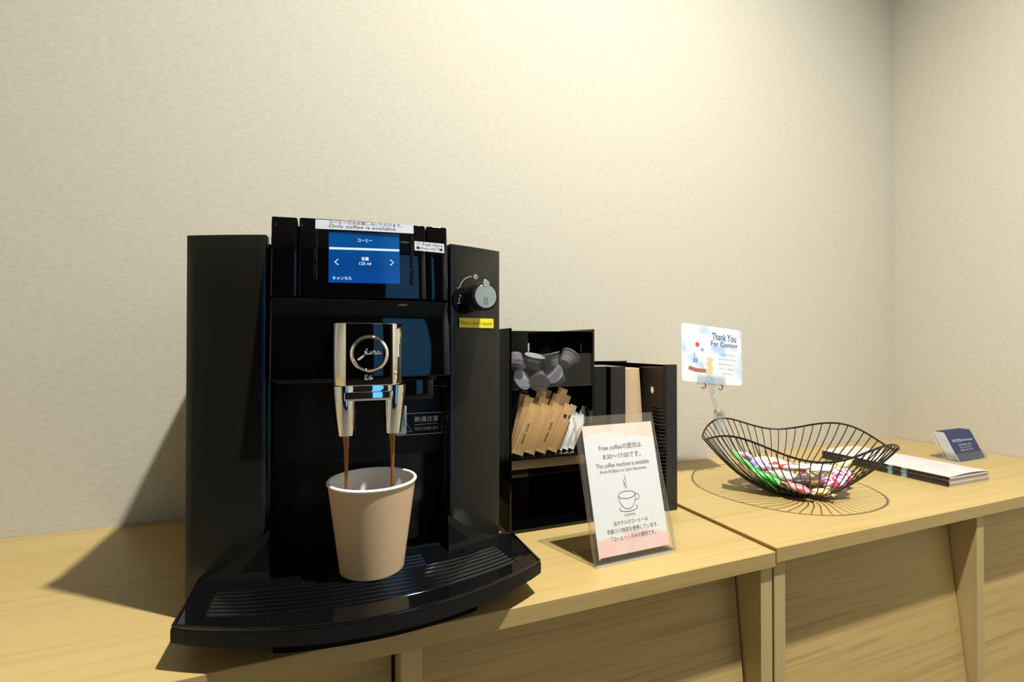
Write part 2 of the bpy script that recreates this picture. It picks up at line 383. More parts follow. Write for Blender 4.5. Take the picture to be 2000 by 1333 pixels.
obj('window_frame', bm, M['matte'], win)
struct('floor', box(BM(), RX0 - .1, 0.1, RY0 - .1, 0.1, -T - .1, -T), M['floor'])
struct('ceiling', box(BM(), RX0 - .1, 0.1, RY0 - .1, 0.1, CEIL, CEIL + .1), M['ceil'])
def downlight(x, y, lab):
    t = thing('ceiling_downlight', lab, 'ceiling light', (x, y, CEIL), 'recessed ceiling downlights')
    obj('trim_ring', lathe(BM(), [(0.055, 0), (0.060, -0.002), (0.060, -0.006), (0.048, -0.006), (0.044, -0.001)], (x, y, CEIL), seg=36, cap=False), M['lampwhite'], t)
    obj('lamp_lens', lathe(BM(), [(0.0, -0.0015), (0.042, -0.0015), (0.042, 0)], (x, y, CEIL), seg=30, cap=False), M['lampglow'], t)
downlight(-0.79, -0.735, 'round recessed downlight in the ceiling above the counter')
downlight(-2.1, -1.6, 'added unseen fill downlight washing the left wall')  # fixture for the added left wall fill lamp
downlight(-0.75, -2.1, 'added unseen fill downlight in the middle of the room')  # fixture for the added fill lamp aimed at the right wall

# ------------------------------------------------------------------ cabinets
D, TH = 0.350, 0.0165
H2 = 0.0039
def door_y(z): return -0.3135 + 0.102 * (z + 0.037)
def cabinet(x0, x1, dividers, h, lab):
    t = thing('bookcase_cabinet', lab, 'cabinet', ((x0 + x1) / 2, -D / 2, -T))
    obj('cabinet_top', box(BM(), x0, x1, -D, -0.0005, h - TH, h, 0.0006, 1), M['top'], t)
    g = 0.0009; sw = 0.0168
    for nm, a in [('side_panel', x0 + g), ('side_panel', x1 - g - sw)] + [('divider', d - sw / 2) for d in dividers]:
        obj(nm, box(BM(), a, a + sw, -0.346, -0.002, -T, h - TH - 0.0002, 0.0004, 1), M['stile'], t)
    obj('back_panel', box(BM(), x0 + .02, x1 - .02, -0.012, -0.006, -T + .02, h - TH - .001), M['door'], t)
    xs = [x0 + g + sw] + [v for d in dividers for v in (d - sw / 2, d + sw / 2)] + [x1 - g - sw]
    for i in range(0, len(xs), 2):
        a, b_ = xs[i] + 0.0007, xs[i + 1] - 0.0032
        for z1, z0 in ((h - TH - 0.002, -0.36), (-0.372, -T + 0.03)):
            dz = 0 if z1 > -0.3 else -0.352
            bmd = BM()
            pts = [(a, b_, z) for z in (z0, z1)]
            y0, y1 = door_y(z0 - dz), door_y(z1 - dz)
            prism(bmd, [(y0, z0), (y0 + .016, z0), (y1 + .016, z1), (y1, z1)], (b_, 0, 0), (0, 1, 0), (0, 0, 1), b_ - a, 0.0004, seg=1)
            obj('flap_door', bmd, M['door'], t)
    return t
cabinet(-2.02, -0.8129, [-1.6135, -1.2055], 0.0, 'light maple low cabinet under the coffee machine, left of the seam in the counter')
cabinet(-0.8117, -0.002, [-0.4184], H2, 'light maple low cabinet under the wire basket, right of the seam in the counter')

# ------------------------------------------------------------------ coffee machine
MX = -1.2374
cm = thing('coffee_machine', 'large glossy black bean-to-cup coffee machine with blue screen and chrome spout', 'coffee machine', (MX, -0.2, 0))
bm = BM(); box(bm, -1.3745, -1.1010, -0.236, -0.03, 0.004, 0.3150, 0.003)
box(bm, -1.3745, -1.3150, -0.2625, -0.232, 0.004, 0.3150, 0.002); box(bm, -1.1600, -1.1010, -0.2625, -0.232, 0.004, 0.3150, 0.002)
obj('body', bm, M['satin'], cm)
for x in (-1.35, -1.13):
    for y in (-0.24, -0.06): obj('rubber_foot', lathe(BM(), [(0.012, 0), (0.012, 0.0045)], (x, y, 0), seg=20), M['matte'], cm)
# side wings, gently bowed in plan
def wing(xi, yi, xo, yo, zi, zo, name='side_wing'):
    n = 10; bm = BM(); th = 0.012; F = []; B = []
    nx, ny = (yo - yi), -(xo - xi); L = math.hypot(nx, ny); nx, ny = nx / L, ny / L
    if ny > 0: nx, ny = -nx, -ny
    K = 8
    rows = []
    for k in range(K + 1):
        u = k / K; row = []
        for i in range(n + 1):
            s = i / n; bow = 0.0012 * math.sin(PI * s)
            z = 0.005 + (zi + (zo - zi) * s - 0.005) * u
            row.append(bm.verts.new((xi + (xo - xi) * s + nx * bow, yi + (yo - yi) * s + ny * bow, z)))
        rows.append(row)
    back = []
    for k in range(K + 1):
        u = k / K; back.append([bm.verts.new((v.co.x - nx * th, v.co.y - ny * th, v.co.z)) for v in rows[k]])
    for k in range(K):
        for i in range(n):
            bm.faces.new([rows[k][i], rows[k][i + 1], rows[k + 1][i + 1], rows[k + 1][i]])
            bm.faces.new([back[k][i], back[k + 1][i], back[k + 1][i + 1], back[k][i + 1]])
        bm.faces.new([rows[k][0], rows[k + 1][0], back[k + 1][0], back[k][0]])
        bm.faces.new([rows[k][n], back[k][n], back[k + 1][n], rows[k + 1][n]])
    for i in range(n):
        bm.faces.new([rows[K][i], rows[K][i + 1], back[K][i + 1], back[K][i]])
        bm.faces.new([rows[0][i], back[0][i], back[0][i + 1], rows[0][i + 1]])
    bmesh.ops.recalc_face_normals(bm, faces=bm.faces)
    es = [e for e in bm.edges if len(e.link_faces) == 2 and e.calc_face_angle(0) > 1.0]
    bmesh.ops.bevel(bm, geom=es, offset=0.0009, segments=2, profile=0.5, affect='EDGES')
    return obj(name, bm, M['satin'], cm)
WL = ((-1.3178, -0.2755), (-1.3770, -0.2700))
WR = ((-1.1575, -0.2775), (-1.1030, -0.2680))
wing(*WL[0], *WL[1], 0.3200, 0.3155)
wing(*WR[0], *WR[1], 0.3242, 0.3222)
# tower
def yf(z): return -0.280 - 0.12 * (0.3372 - z)
TR, TU = (1, 0, 0), Vector((0, 0.12, 1)).normalized()
def TP(x, z, dy=0.0): return Vector((x, yf(z) + dy, z))
KB_ = 0.45
def bend(bm):
    for v in bm.verts: v.co.y += KB_ * (v.co.x - MX) ** 2 - 0.0013
    return bm
def slab(bm, x0, x1, z0, z1, front=0.0, depth=0.02, bev=0.0012, z0r=None, z1r=None, seg=2):
    """a slab lying in the tower's leaning, slightly bowed front"""
    z0r = z0 if z0r is None else z0r; z1r = z1 if z1r is None else z1r
    n = max(1, int(round((x1 - x0) / 0.008))); cols = []
    for i in range(n + 1):
        t = i / n; x = x0 + (x1 - x0) * t; za = z0 + (z0r - z0) * t; zb = z1 + (z1r - z1) * t
        a, c = TP(x, za, -front), TP(x, zb, -front); dd = Vector((0, depth, 0))
        cols.append([bm.verts.new(p) for p in (a, c, c + dd, a + dd)])
    fs = [bm.faces.new(cols[0]), bm.faces.new(cols[-1][::-1])]
    for a, c in zip(cols, cols[1:]):
        for k in range(4): fs.append(bm.faces.new([a[k], a[(k + 1) % 4], c[(k + 1) % 4], c[k]]))
    bmesh.ops.recalc_face_normals(bm, faces=fs)
    if bev: bmesh.ops.bevel(bm, geom=[e for e in bm.edges if e.calc_face_angle(0) > 0.6], offset=bev, segments=seg, profile=0.5, affect='EDGES')
    return bend(bm)
XA, XB, XC, XD = -1.3137, -1.2925, -1.1823, -1.1612
ZT0, ZT1 = 0.3355, 0.3392
obj('tower', box(BM(), XA + .0015, XD - .0015, -0.262, -0.035, 0.19, 0.333, 0.002), M['gloss'], cm)
obj('front_cover', slab(BM(), XA, XD, 0.1945, 0.2655, 0.0, 0.040, 0.0018, 0.1965, 0.2665), M['gloss'], cm)
obj('tower_cheek', slab(BM(), XA, XB - .0008, 0.2662, ZT0, 0.0, 0.05, 0.0014, 0.2662, ZT0 + .0004), M['gloss'], cm)
obj('tower_cheek', slab(BM(), XC + .0010, XD, 0.2672, ZT1 - .0006, 0.0, 0.05, 0.0014, 0.2672, ZT1), M['gloss'], cm)
obj('display_panel', slab(BM(), XB + .0008, XC - .0004, 0.2665, ZT0 + .0006, 0.0004, 0.05, 0.0012, 0.2675, ZT1 - .0008), M['gloss'], cm)
scr = obj('screen', slab(BM(), -1.2681, -1.2070, 0.2795, 0.3252, 0.0009, 0.001, 0, 0.2812, 0.3282), M['screen'], cm)
def sf(x, z, dy=-0.0011): return Vector((x, yf(z) + dy, z))
def srow(s, t):      # s,t in 0..1 over the screen, bottom-left origin
    x = -1.2681 + 0.0611 * s; zb = 0.2795 + 0.0017 * s; zt = 0.3252 + 0.003 * s
    return sf(x, zb + (zt - zb) * t)
SR = (srow(1, .5) - srow(0, .5)).normalized(); SU = (srow(.5, 1) - srow(.5, 0)).normalized()
bmb = BM()
for i in range(12): rect2d(bmb, -.0300 + .0603 * i / 12, -.0300 + .0603 * (i + 1) / 12, -.0010, .0010, (0, 0, 0), X_, (0, 1, 0))
obj('screen_bar', bend(put(bmb, srow(.5, .665), SR, SU, 0.0001)), M['lit'], scr)
def tw(name, body, fit, O, R, mt, parent, h=0.0003, **kw):
    return obj(name, bend(put(text_bm(body, fit, **kw), O, R, TU if R is not SR else SU, h)), mt, parent)
tw('screen_caption', 'コーヒー', (0.0125, 0.0030), srow(.5, .84), SR, M['lit'], scr, bold=0.015)
tw('screen_caption', '容量', (0.0065, 0.0034), srow(.5, .475), SR, M['lit'], scr, bold=0.02)
tw('screen_caption', '125 ml', (0.0102, 0.0028), srow(.5, .38), SR, M['lit'], scr, bold=0.015)
tw('screen_caption', 'キャンセル', (0.0160, 0.0032), srow(.185, .085), SR, M['lit'], scr, bold=0.015)
obj('screen_arrow', bend(line(BM(), [(0.0016, 0.0026), (-0.0014, 0), (0.0016, -0.0026)], 0.0009, srow(.105, .40), SR, SU)), M['lit'], scr)
obj('screen_arrow', bend(line(BM(), [(-0.0016, 0.0026), (0.0014, 0), (-0.0016, -0.0026)], 0.0009, srow(.885, .415), SR, SU)), M['lit'], scr)
for x0, x1, zb, zt in ((-1.2806, -1.2770, 0.2810, 0.3255), (-1.1975, -1.1937, 0.2803, 0.3272)):
    hs = [(0.0, 0.325), (0.335, 0.66), (0.67, 1.0)] if x0 < -1.25 else [(0, 0.31), (0.325, 0.655), (0.67, 1.0)]
    for a, b_ in hs:
        obj('menu_button', slab(BM(), x0, x1, zb + (zt - zb) * a + .0003, zb + (zt - zb) * b_, 0.0012, 0.002, 0.0004), M['rib'], cm)
# stickers
s1 = obj('white_sticker', slab(BM(), -1.2789, -1.1937, 0.3268, 0.3352, 0.0008, 0.0003, 0, 0.3297, 0.3378), M['white'], cm, label='white sticker with black two-line print above the screen')
R1 = (sf(-1.1937, 0.3338) - sf(-1.2789, 0.3310)).normalized()
tw('printed_text', 'コーヒーのみお楽しみいただけます。', (0.0635, 0.0033), sf(-1.2360, 0.3350, -.00082), R1, M['ink'], s1, h=.00005)
tw('printed_text', 'Only coffee is available.', (0.0590, 0.0036), sf(-1.2385, 0.3309, -.00082), R1, M['ink'], s1, h=.00005)
s2 = obj('white_sticker', slab(BM(), -1.1930, -1.1645, 0.3138, 0.3226, 0.0008, 0.0003, 0, 0.3133, 0.3224), M['white'], cm, label='small white sticker reading Push Here beside the screen')
R2 = Vector((1, 0, -0.01))
tw('printed_text', '⟲ Push Here', (0.0250, 0.0034), sf(-1.1787, 0.3203, -.00082), R2, M['ink'], s2, h=.00005)
tw('printed_text', '■Only HOT■', (0.0250, 0.0032), sf(-1.1787, 0.3160, -.00082), R2, M['ink'], s2, h=.00005)
# recess and lower front
bm = BM(); pts = [(-1.3135, -0.10)] + [(x, -0.252 - 0.002 * (1 - ((x - MX) / 0.077) ** 2)) for x in [(-1.3135 + 0.152 * i / 14) for i in range(15)]] + [(-1.1615, -0.10)]
zprism(bm, pts, 0.118, 0.190, 0.0008)
obj('recess_upper_panel', bm, M['matte'], cm)
bm = BM(); pts2 = [(x, y) for x, y in pts]
pts2 = [(-1.3135, -0.10)] + [(x, -0.2400 - 0.010 * (1 - ((x - MX) / 0.077) ** 2)) for x in [(-1.3135 + 0.152 * i / 14) for i in range(15)]] + [(-1.1615, -0.10)]
zprism(bm, pts2, 0.030, 0.1168, 0.0008)
obj('grounds_drawer', bm, M['satin'], cm)
bm = BM(); box(bm, -1.2070, -1.1780, -0.300, -0.262, 0.176, 0.1945, 0.002); tube(bm, [(-1.178, -0.285, 0.188), (-1.166, -0.287, 0.188)], 0.0030, 12)
tube(bm, [(-1.168, -0.2875, 0.188), (-1.163, -0.288, 0.188)], 0.0040, 12)
obj('milk_connector', bm, M['gloss'], cm)
# warning plate
WO = (0, -0.2545, 0)
bm = BM()
a0, a1, b0, b1 = -1.2050, -1.1607, 0.1362, 0.1572
line(bm, [(a0, b0), (a1, b0), (a1, b1), (a0, b1)], 0.0006, WO, X_, Z_, closed=True)
line(bm, [(-1.2020, .1395), (-1.1905, .1395), (-1.1962, .1490)], 0.0006, WO, X_, Z_, closed=True)
line(bm, [(-1.1882, .1458), (-1.1640, .1463)], 0.0004, WO, X_, Z_)
wp = obj('warning_plate', bm, M['plateprint'], cm)
words('printed_text', '熱湯注意', (0.0240, 0.0056), (-1.1760, -0.2545, 0.1512), X_, Z_, M['plateprint'], wp, h=.0002, bold=0.01)
words('printed_text', 'やけどの恐れあり', (0.0235, 0.0034), (-1.1760, -0.2545, 0.1417), X_, Z_, M['plateprint'], wp, h=.0002)
# spout block: D-shaped plan, chrome with a black glossy face
SX = -1.2372; SW = 0.0272
def spout_plan(w, front, back):
    fl = w - 0.0088; ch = front + 0.0112
    return [(SX + w, back), (SX + w, ch + .0008), (SX + w - .0006, ch - .0006), (SX + fl + .0008, front + .0008), (SX + fl - .0006, front),
            (SX - fl + .0006, front), (SX - fl - .0008, front + .0008), (SX - w + .0006, ch - .0006), (SX - w, ch + .0008), (SX - w, back)]
def ccw(p):
    A = sum(p[i][0] * p[(i + 1) % len(p)][1] - p[(i + 1) % len(p)][0] * p[i][1] for i in range(len(p)))
    return p if A > 0 else p[::-1]
bm = BM(); zprism(bm, ccw(spout_plan(SW, -0.3350, -0.286)), 0.1925, 0.2428, 0.0006)
sp = obj('coffee_spout', bm, M['chrome'], cm)
bm = BM(); f = SW - .0092
box(bm, SX - f * 1.0, SX + f * 1.0, -0.3362, -0.3340, 0.1932, 0.2421, 0.0005)
obj('spout_face', bm, M['gloss'], sp)
bm = BM(); lathe(bm, [(0.0122, 0), (0.0146, 0), (0.0149, 0.0007), (0.0141, 0.0018), (0.0130, 0.0022), (0.0122, 0.0012), (0.0122, 0)], (SX - .0002, -0.3362, 0.2182), (0, -1, 0), 48, cap=False)
obj('logo_ring', bm, M['chrome'], sp)
# script wordmark drawn as strokes
LO = (SX - .0002, -0.3363, 0.2182); bm = BM(); k = 0.00108
def stroke(pts, w=0.00055):
    q = []
    for i in range(len(pts) - 1):
        p0 = pts[max(i - 1, 0)]; p1 = pts[i]; p2 = pts[i + 1]; p3 = pts[min(i + 2, len(pts) - 1)]
        for s in range(5):
            u = s / 5
            q.append(tuple(0.5 * ((2 * p1[j]) + (-p0[j] + p2[j]) * u + (2 * p0[j] - 5 * p1[j] + 4 * p2[j] - p3[j]) * u * u + (-p0[j] + 3 * p1[j] - 3 * p2[j] + p3[j]) * u ** 3) * k for j in (0, 1)))
    q.append((pts[-1][0] * k, pts[-1][1] * k)); line(bm, q, w, LO, X_, Z_)
stroke([(-3.6, 1.2), (-2.7, 1.9), (-3.0, 0.2), (-4.6, -2.2), (-7.2, -4.3), (-8.2, -4.2), (-7.0, -3.2), (-4.5, -1.4), (-2.4, 0.2), (-1.3, 1.7)], 0.0008)
stroke([(-1.3, 1.7), (-1.8, 0.2), (-1.2, -0.4), (0.2, 0.3), (1.2, 1.8), (0.7, 0.2), (1.2, -0.3), (2.2, 0.6)])
stroke([(2.2, 0.6), (2.9, 1.9), (3.3, 2.5), (3.4, 1.6), (4.2, 1.7), (3.6, 0.3), (4.0, -0.3), (5.0, 0.2)])
stroke([(7.6, 1.6), (6.4, 1.8), (5.3, 0.7), (5.6, -0.3), (6.9, 0.3), (7.9, 1.8), (7.6, 0.3), (8.0, -0.2), (9.2, 0.4)])
disc2d(bm, (-1.9 * k, 3.2 * k), 0.0006, LO, X_, Z_)
obj('logo_lettering', bm, M['greyprint2'], sp)
words('model_lettering', 'E6', (0.0062, 0.0040), (SX - .0008, -0.3363, 0.1995), X_, Z_, M['print'], sp, h=.0002, bold=0.01)
# cross bar and two nozzles
bm = BM(); box(bm, SX - .0190, SX + .0185, -0.3315, -0.300, 0.1800, 0.1875, 0.0012)
prism(bm, [(-.021, .1870), (.020, .1870), (.020, .1926), (-.021, .1926)], (SX, -0.3270, 0), X_, Z_, 0.03, 0.0005)
obj('spout_crossbar', bm, M['chrome'], sp)
for cx in (-1.2543, -1.2170):
    bm = BM(); s = 1 if cx > SX else -1; rings = []
    for h, rx, ry, dx in ((0.1920, 0.0100, 0.0135, 0.0012 * s), (0.184, 0.0098, 0.0130, 0.0010 * s), (0.170, 0.0090, 0.0118, 0.0005 * s), (0.1515, 0.0070, 0.0088, 0)):
        rings.append([bm.verts.new((cx + dx + rx * math.cos(2 * PI * i / 32), -0.3165 + ry * math.sin(2 * PI * i / 32), h)) for i in range(32)])
    for a, c in zip(rings, rings[1:]):
        for i in range(32): bm.faces.new([a[i], a[(i + 1) % 32], c[(i + 1) % 32], c[i]])
    bm.faces.new(rings[0]); bm.faces.new(rings[-1][::-1])
    bmesh.ops.recalc_face_normals(bm, faces=bm.faces)
    obj('nozzle', bm, M['chrome'], sp)
bm = BM(); box(bm, -1.2145, -1.2030, -0.305, -0.296, 0.146, 0.172, 0.0015)
obj('spout_bracket', bm, M['silver'], sp)
# knob on the right wing
KA = Vector((0.130, -0.9915, 0)).normalized(); KB = Vector((-1.1350, -0.2755, 0.2710)); KF = KB + KA * 0.0300
KR = Vector((0, 0, 1)).cross(KA) * 1.0
KR = Vector((-KA.y, KA.x, 0)).normalized()
bm = BM(); lathe(bm, [(0.0128, -0.004), (0.0128, 0.006), (0.0133, 0.010), (0.0136, 0.030), (0.0130, 0.0312), (0.0119, 0.0312)], KB, KA, 44)
kn = obj('steam_knob', bm, M['matte'], cm)
bm = BM(); lathe(bm, [(0.0112, 0), (0.0112, 0.0008), (0.0108, 0.0011)], KF + KA * 0.0012, KA, 44)
obj('knob_face', bm, M['silver'], kn)
bm = BM(); lathe(bm, [(0.0036, 0), (0.0036, 0.0010), (0.0032, 0.0013)], KF + KA * 0.0018 + Vector((0, 0, 0.0118)), KA, 24)
obj('knob_pointer', bm, M['silver'], kn)
bm = BM(); line(bm, [(-.0012, -.0085), (-.0012, -.0015), (.0012, -.0015), (.0012, -.0085)], 0.0005, KF + KA * 0.00235, KR, Z_)
obj('knob_mark', bm, M['ink'], kn)
# icons on the wing beside the knob
WN = Vector(((WR[1][1] - WR[0][1]), -(WR[1][0] - WR[0][0]), 0)).normalized()
WRr = Vector((WR[1][0] - WR[0][0], WR[1][1] - WR[0][1], 0)).normalized()
def wr(s, z): return Vector((WR[0][0] + (WR[1][0] - WR[0][0]) * s, WR[0][1] + (WR[1][1] - WR[0][1]) * s, z)) + WN * (0.0012 * math.sin(PI * s))
obj('knob_recess', lathe(BM(), [(0.0, 0.0012), (0.0125, 0.0012), (0.0135, -0.0005)], (-1.1427, -0.2763, 0.2695), KA, 36, cap=False), M['deep'], cm)
bm = BM(); WI = wr(0.30, 0.2775)
line(bm, arc(0.0075, 0.0010, 0.0150, 95, 172, 14), 0.0005, WI, WRr, Z_, h=.0004)
line(bm, [(-.0093, .0042), (-.0073, .0005), (-.0055, .0044)], 0.0009, WI, WRr, Z_, h=.0004)
line(bm, arc(.0105, .0160, .0022, 0, 340, 16), 0.0004, WI, WRr, Z_, h=.0004, closed=True)
for dx in (-.0008, .0, .0008): line(bm, [(.0105 + dx, .0148), (.0105 + dx - .0006, .0160), (.0105 + dx + .0006, .0172)], 0.0003, WI, WRr, Z_, h=.0004)
line(bm, [(-.0078, -.0062), (-.0090, -.0088), (-.0072, -.0104), (-.0058, -.0085), (-.0068, -.0060), (-.0078, -.0030)], 0.0004, WI, WRr, Z_, h=.0026)
line(bm, [(-.0102, -.0114), (-.0046, -.0114)], 0.0004, WI, WRr, Z_, h=.0026)
obj('knob_icons', bm, M['print'], cm)
ys = wr(0.50, 0.2473)
bm = BM(); rect2d(bm, -.0190, .0192, -.0049, .0046, ys, WRr, Z_, h=.0012)
yo = obj('yellow_sticker', bm, M['yellow'], cm, label='yellow sticker below the knob')
words('printed_text', "Please don't touch", (0.0350, 0.0040), ys, WRr, (0, 0, 1), M['yink'], yo, h=.0014)
# drip tray
def ya(x, y0, amp, half=0.14, xc=-1.2288): return y0 - amp * (1 - ((x - xc) / half) ** 2)
def plan(x0, x1, yb, y0, amp, n=24):
    return [(x0, yb)] + [(x0 + (x1 - x0) * i / n, ya(x0 + (x1 - x0) * i / n, y0, amp)) for i in range(n + 1)] + [(x1, yb)]
bm = BM(); zprism(bm, ccw(plan(-1.3690, -1.0887, -0.268, -0.3390, 0.0410)), 0.0190, 0.0300, 0.0012)
tr = obj('drip_tray', bm, M['matte'], cm)
def inset(p):
    return p
bm = BM(); outer = ccw(plan(-1.3655, -1.0922, -0.272, -0.3365, 0.0408))
def grill_outline():
    n = 16; p = []
    x0, x1 = -1.3506, -1.1102
    for i in range(n + 1):
        x = x0 + (x1 - x0) * i / n; p.append((x, ya(x, -0.3345, 0.0235, 0.12, -1.2304)))
    q = [(-1.1205, -0.2955)]
    for i in range(7): x = -1.1205 - (0.0637) * i / 6; q.append((x, ya(x, -0.2955, 0.0185, 0.115, -1.2360)))
    q += [(-1.1858, -0.2852), (-1.2872, -0.2862)]
    for i in range(7): x = -1.2875 - 0.0633 * i / 6; q.append((x, ya(x, -0.2975, 0.0185, 0.115, -1.2360)))
    return p + q[1:]
g = ccw(grill_outline())
vo = [bm.verts.new((x, y, 0.0316)) for x, y in outer]; vi = [bm.verts.new((x, y, 0.0316)) for x, y in g]
eo = [bm.edges.new((vo[i], vo[(i + 1) % len(vo)])) for i in range(len(vo))]; ei = [bm.edges.new((vi[i], vi[(i + 1) % len(vi)])) for i in range(len(vi))]
bmesh.ops.triangle_fill(bm, use_beauty=True, use_dissolve=False, edges=eo + ei)
for f in list(bm.faces):
    if f.normal.z < 0: f.normal_flip()
r = bmesh.ops.extrude_face_region(bm, geom=list(bm.faces))
bmesh.ops.translate(bm, verts=[e for e in r['geom'] if isinstance(e, bmesh.types.BMVert)], vec=(0, 0, -0.0015))
bmesh.ops.recalc_face_normals(bm, faces=bm.faces)
obj('tray_plate', bm, M['tray'], cm, angle=20)
# raised lip round the tray
bm = BM(); edge = [(x, y, 0.0312) for x, y in ccw(plan(-1.3672, -1.0905, -0.270, -0.3378, 0.0410, 30))]
tube(bm, edge[1:-1] if False else edge, 0.0014, 8, closed=True)
obj('tray_lip', bm, M['rib'], cm)
bm = BM(); NR = 7
for j in range(NR):
    u = j / (NR - 1)
    xl, xr = -1.3485 + .0005 * u, -1.1195 + .0070 * u
    pts = []
    for i in range(25):
        x = xl + (xr - xl) * i / 24
        yfr = ya(x, -0.3325, 0.0235, 0.12, -1.2304); ybk = ya(x, -0.2995, 0.0185, 0.115, -1.2360) if not (-1.2872 < x < -1.1858) else ya(x, -0.2995, 0.0185, 0.115, -1.2360)
        pts.append((x, ybk + (yfr - ybk) * u, 0.0313))
    tube(bm, pts, 0.0015, 8)
for j in range(4):
    y = -0.2885 - 0.0066 * j; tube(bm, [(-1.2850, y - .001, 0.0313), (-1.2360, y - .0035, 0.0313), (-1.1875, y - .001, 0.0313)], 0.0015, 8)
obj('cup_grille', bm, M['rib'], cm)
bm = BM(); zprism(bm, ccw(plan(-1.3050, -1.1500, -0.255, -0.3200, 0.0340)), 0.0005, 0.0188, 0.001)
obj('tray_base', bm, M['deep'], cm)
# shoulders rising from the tray to the tower
def shoulder(tip, inner, top, sgn):
    bm = BM(); n = 12
    tip, inner, top = Vector(tip), Vector(inner), Vector(top)
    curve = []
    for i in range(n + 1):
        s = i / n; p = tip.lerp(top, s); p.z -= 0.0050 * math.sin(PI * s); curve.append(p)
    for off, fl in ((0.0, False), (0.010, True)):
        pass
    f = [bm.verts.new(p) for p in [tip, inner] + curve[::-1][:-1]]
    k_ = [bm.verts.new(p + Vector((0, 0.012 if i != 1 else 0.026, 0))) for i, p in enumerate([tip, inner] + curve[::-1][:-1])]
    m_ = len(f)
    fa = bm.faces.new(f); fb = bm.faces.new(k_[::-1])
    for i in range(m_): bm.faces.new([f[i], k_[i], k_[(i + 1) % m_], f[(i + 1) % m_]])
    bmesh.ops.triangulate(bm, faces=[fa, fb])
    bmesh.ops.recalc_face_normals(bm, faces=bm.faces)
    o = obj('tray_shoulder', bm, M['shoulder'], cm, angle=20)
    c = (tip + inner + top) / 3
    q = [inner.lerp(c, 0.42) + Vector((-sgn * .002, 0, 0)), inner.lerp(c, .42), tip.lerp(c, 0.75)]
    bm = BM(); a = inner + (top - inner) * 0.22; b_ = inner + (top - inner) * 0.80; cc = a + (tip - inner) * 0.38
    off = Vector((0, -0.0006, 0)); pts = [a + off, b_ + off, cc + off]
    if sgn > 0: pts = pts[::-1]
    bm.faces.new([bm.verts.new(p) for p in pts]); obj('shoulder_inset', bm, M['deep'], o)
shoulder((-1.3655, -0.2735, 0.0310), (-1.3130, -0.2915, 0.0310), (-1.3142, -0.2785, 0.0690), -1)
shoulder((-1.1060, -0.2735, 0.0310), (-1.1620, -0.2915, 0.0310), (-1.1600, -0.2805, 0.0610), 1)

# ------------------------------------------------------------------ paper cup under the spout with coffee running in
CUP = (-1.2318, -0.3000)
def paper_cup(C, z0, rb, rt, h, lab, inverted=False, group=None):
    t = thing('paper_cup', lab, 'cup', (C[0], C[1], z0), group)
    if not inverted:
        obj('cup_wall', lathe(BM(), [(rb - .0006, 0.0), (rb, 0.0), (rt, h - .001), (rt - .0005, h - .001), (rb - .0006, 0.0)], (C[0], C[1], z0), seg=64, cap=False), M['kraft'], t)
        obj('cup_lining', lathe(BM(), [(0.0, 0.005), (rb - .0012, 0.005), (rt - .0009, h - .0012)], (C[0], C[1], z0), seg=64, cap=False), M['rimwhite'], t)
        pr = [(rt - .0004 + .0014 * math.cos(a), h - .0012 + .0014 * math.sin(a)) for a in [2 * PI * i / 12 for i in range(13)]]
        obj('cup_rim', lathe(BM(), pr, (C[0], C[1], z0), seg=64, cap=False), M['rimwhite'], t)
    else:
        obj('cup_wall', lathe(BM(), [(rt, 0.001), (rb, h), (rb - .0012, h + .0003), (rb - .0025, h - .0040), (0.0, h - .0040)], (C[0], C[1], z0), seg=64, cap=False), M['kraft'], t)
        pr = [(rt + .0014 * math.cos(a), .0014 + .0014 * math.sin(a)) for a in [2 * PI * i / 12 for i in range(13)]]
        obj('cup_rim', lathe(BM(), pr, (C[0], C[1], z0), seg=64, cap=False), M['rimwhite'], t)
    return t
pc = paper_cup(CUP, 0.0330, 0.0268, 0.0368, 0.0765, 'kraft paper cup with white rim on the drip tray under the spout')
obj('coffee_fill', lathe(BM(), [(0.0, 0.040), (0.0305, 0.040)], (CUP[0], CUP[1], 0.033), seg=48, cap=False), M['liquid'], pc)
for x, lab in ((-1.2541, 'thin brown coffee stream falling from the left nozzle into the cup'), (-1.2168, 'thin brown coffee stream falling from the right nozzle into the cup')):
    y = -0.3135
    bm = BM(); tube(bm, [(x, y, 0.1520), (x, y, 0.146), (x + .0002, y, 0.135), (x + .0002, y, 0.12), (x, y, 0.1), (x, y, 0.0735)], [0.0028, 0.0026, 0.0018, 0.0014, 0.0012, 0.0012], 14)
    tag(obj('coffee_stream', bm, M['coffee'], None, (x, y, 0.0735)), lab, 'coffee', 'coffee streams')

# ------------------------------------------------------------------ black condiment box with clear pocket
bx0, bx1, by0, by1, bh = -1.0670, -0.9510, -0.2030, -0.0950, 0.2455
cb = thing('condiment_box', 'tall open-fronted black box beside the machine holding sugar sticks and creamer pods', 'box', ((bx0 + bx1) / 2, (by0 + by1) / 2, 0))
w = 0.0028
bm = BM(); box(bm, bx0, bx0 + w, by0, by1, 0, bh, 0.0005, 1); box(bm, bx1 - w, bx1, by0, by1, 0, bh, 0.0005, 1)
obj('box_side', bm, M['gloss'], cb)
bm = BM(); sl = (-0.9986, -0.9956, 0.2158, 0.2278)      # slot in the back board, the wall shows through
yb0, yb1 = by1 - w, by1
for a, b_, c_, d_ in ((bx0 + w, sl[0], 0.0, bh), (sl[1], bx1 - w, 0.0, bh), (sl[0], sl[1], 0.0, sl[2]), (sl[0], sl[1], sl[3], bh)): box(bm, a, b_, yb0, yb1, c_, d_)
obj('box_back', bm, M['gloss'], cb)
obj('box_base', box(BM(), bx0 + w, bx1 - w, by0 + .0005, yb0, 0, 0.0040), M['gloss'], cb)
SHZ = 0.0900
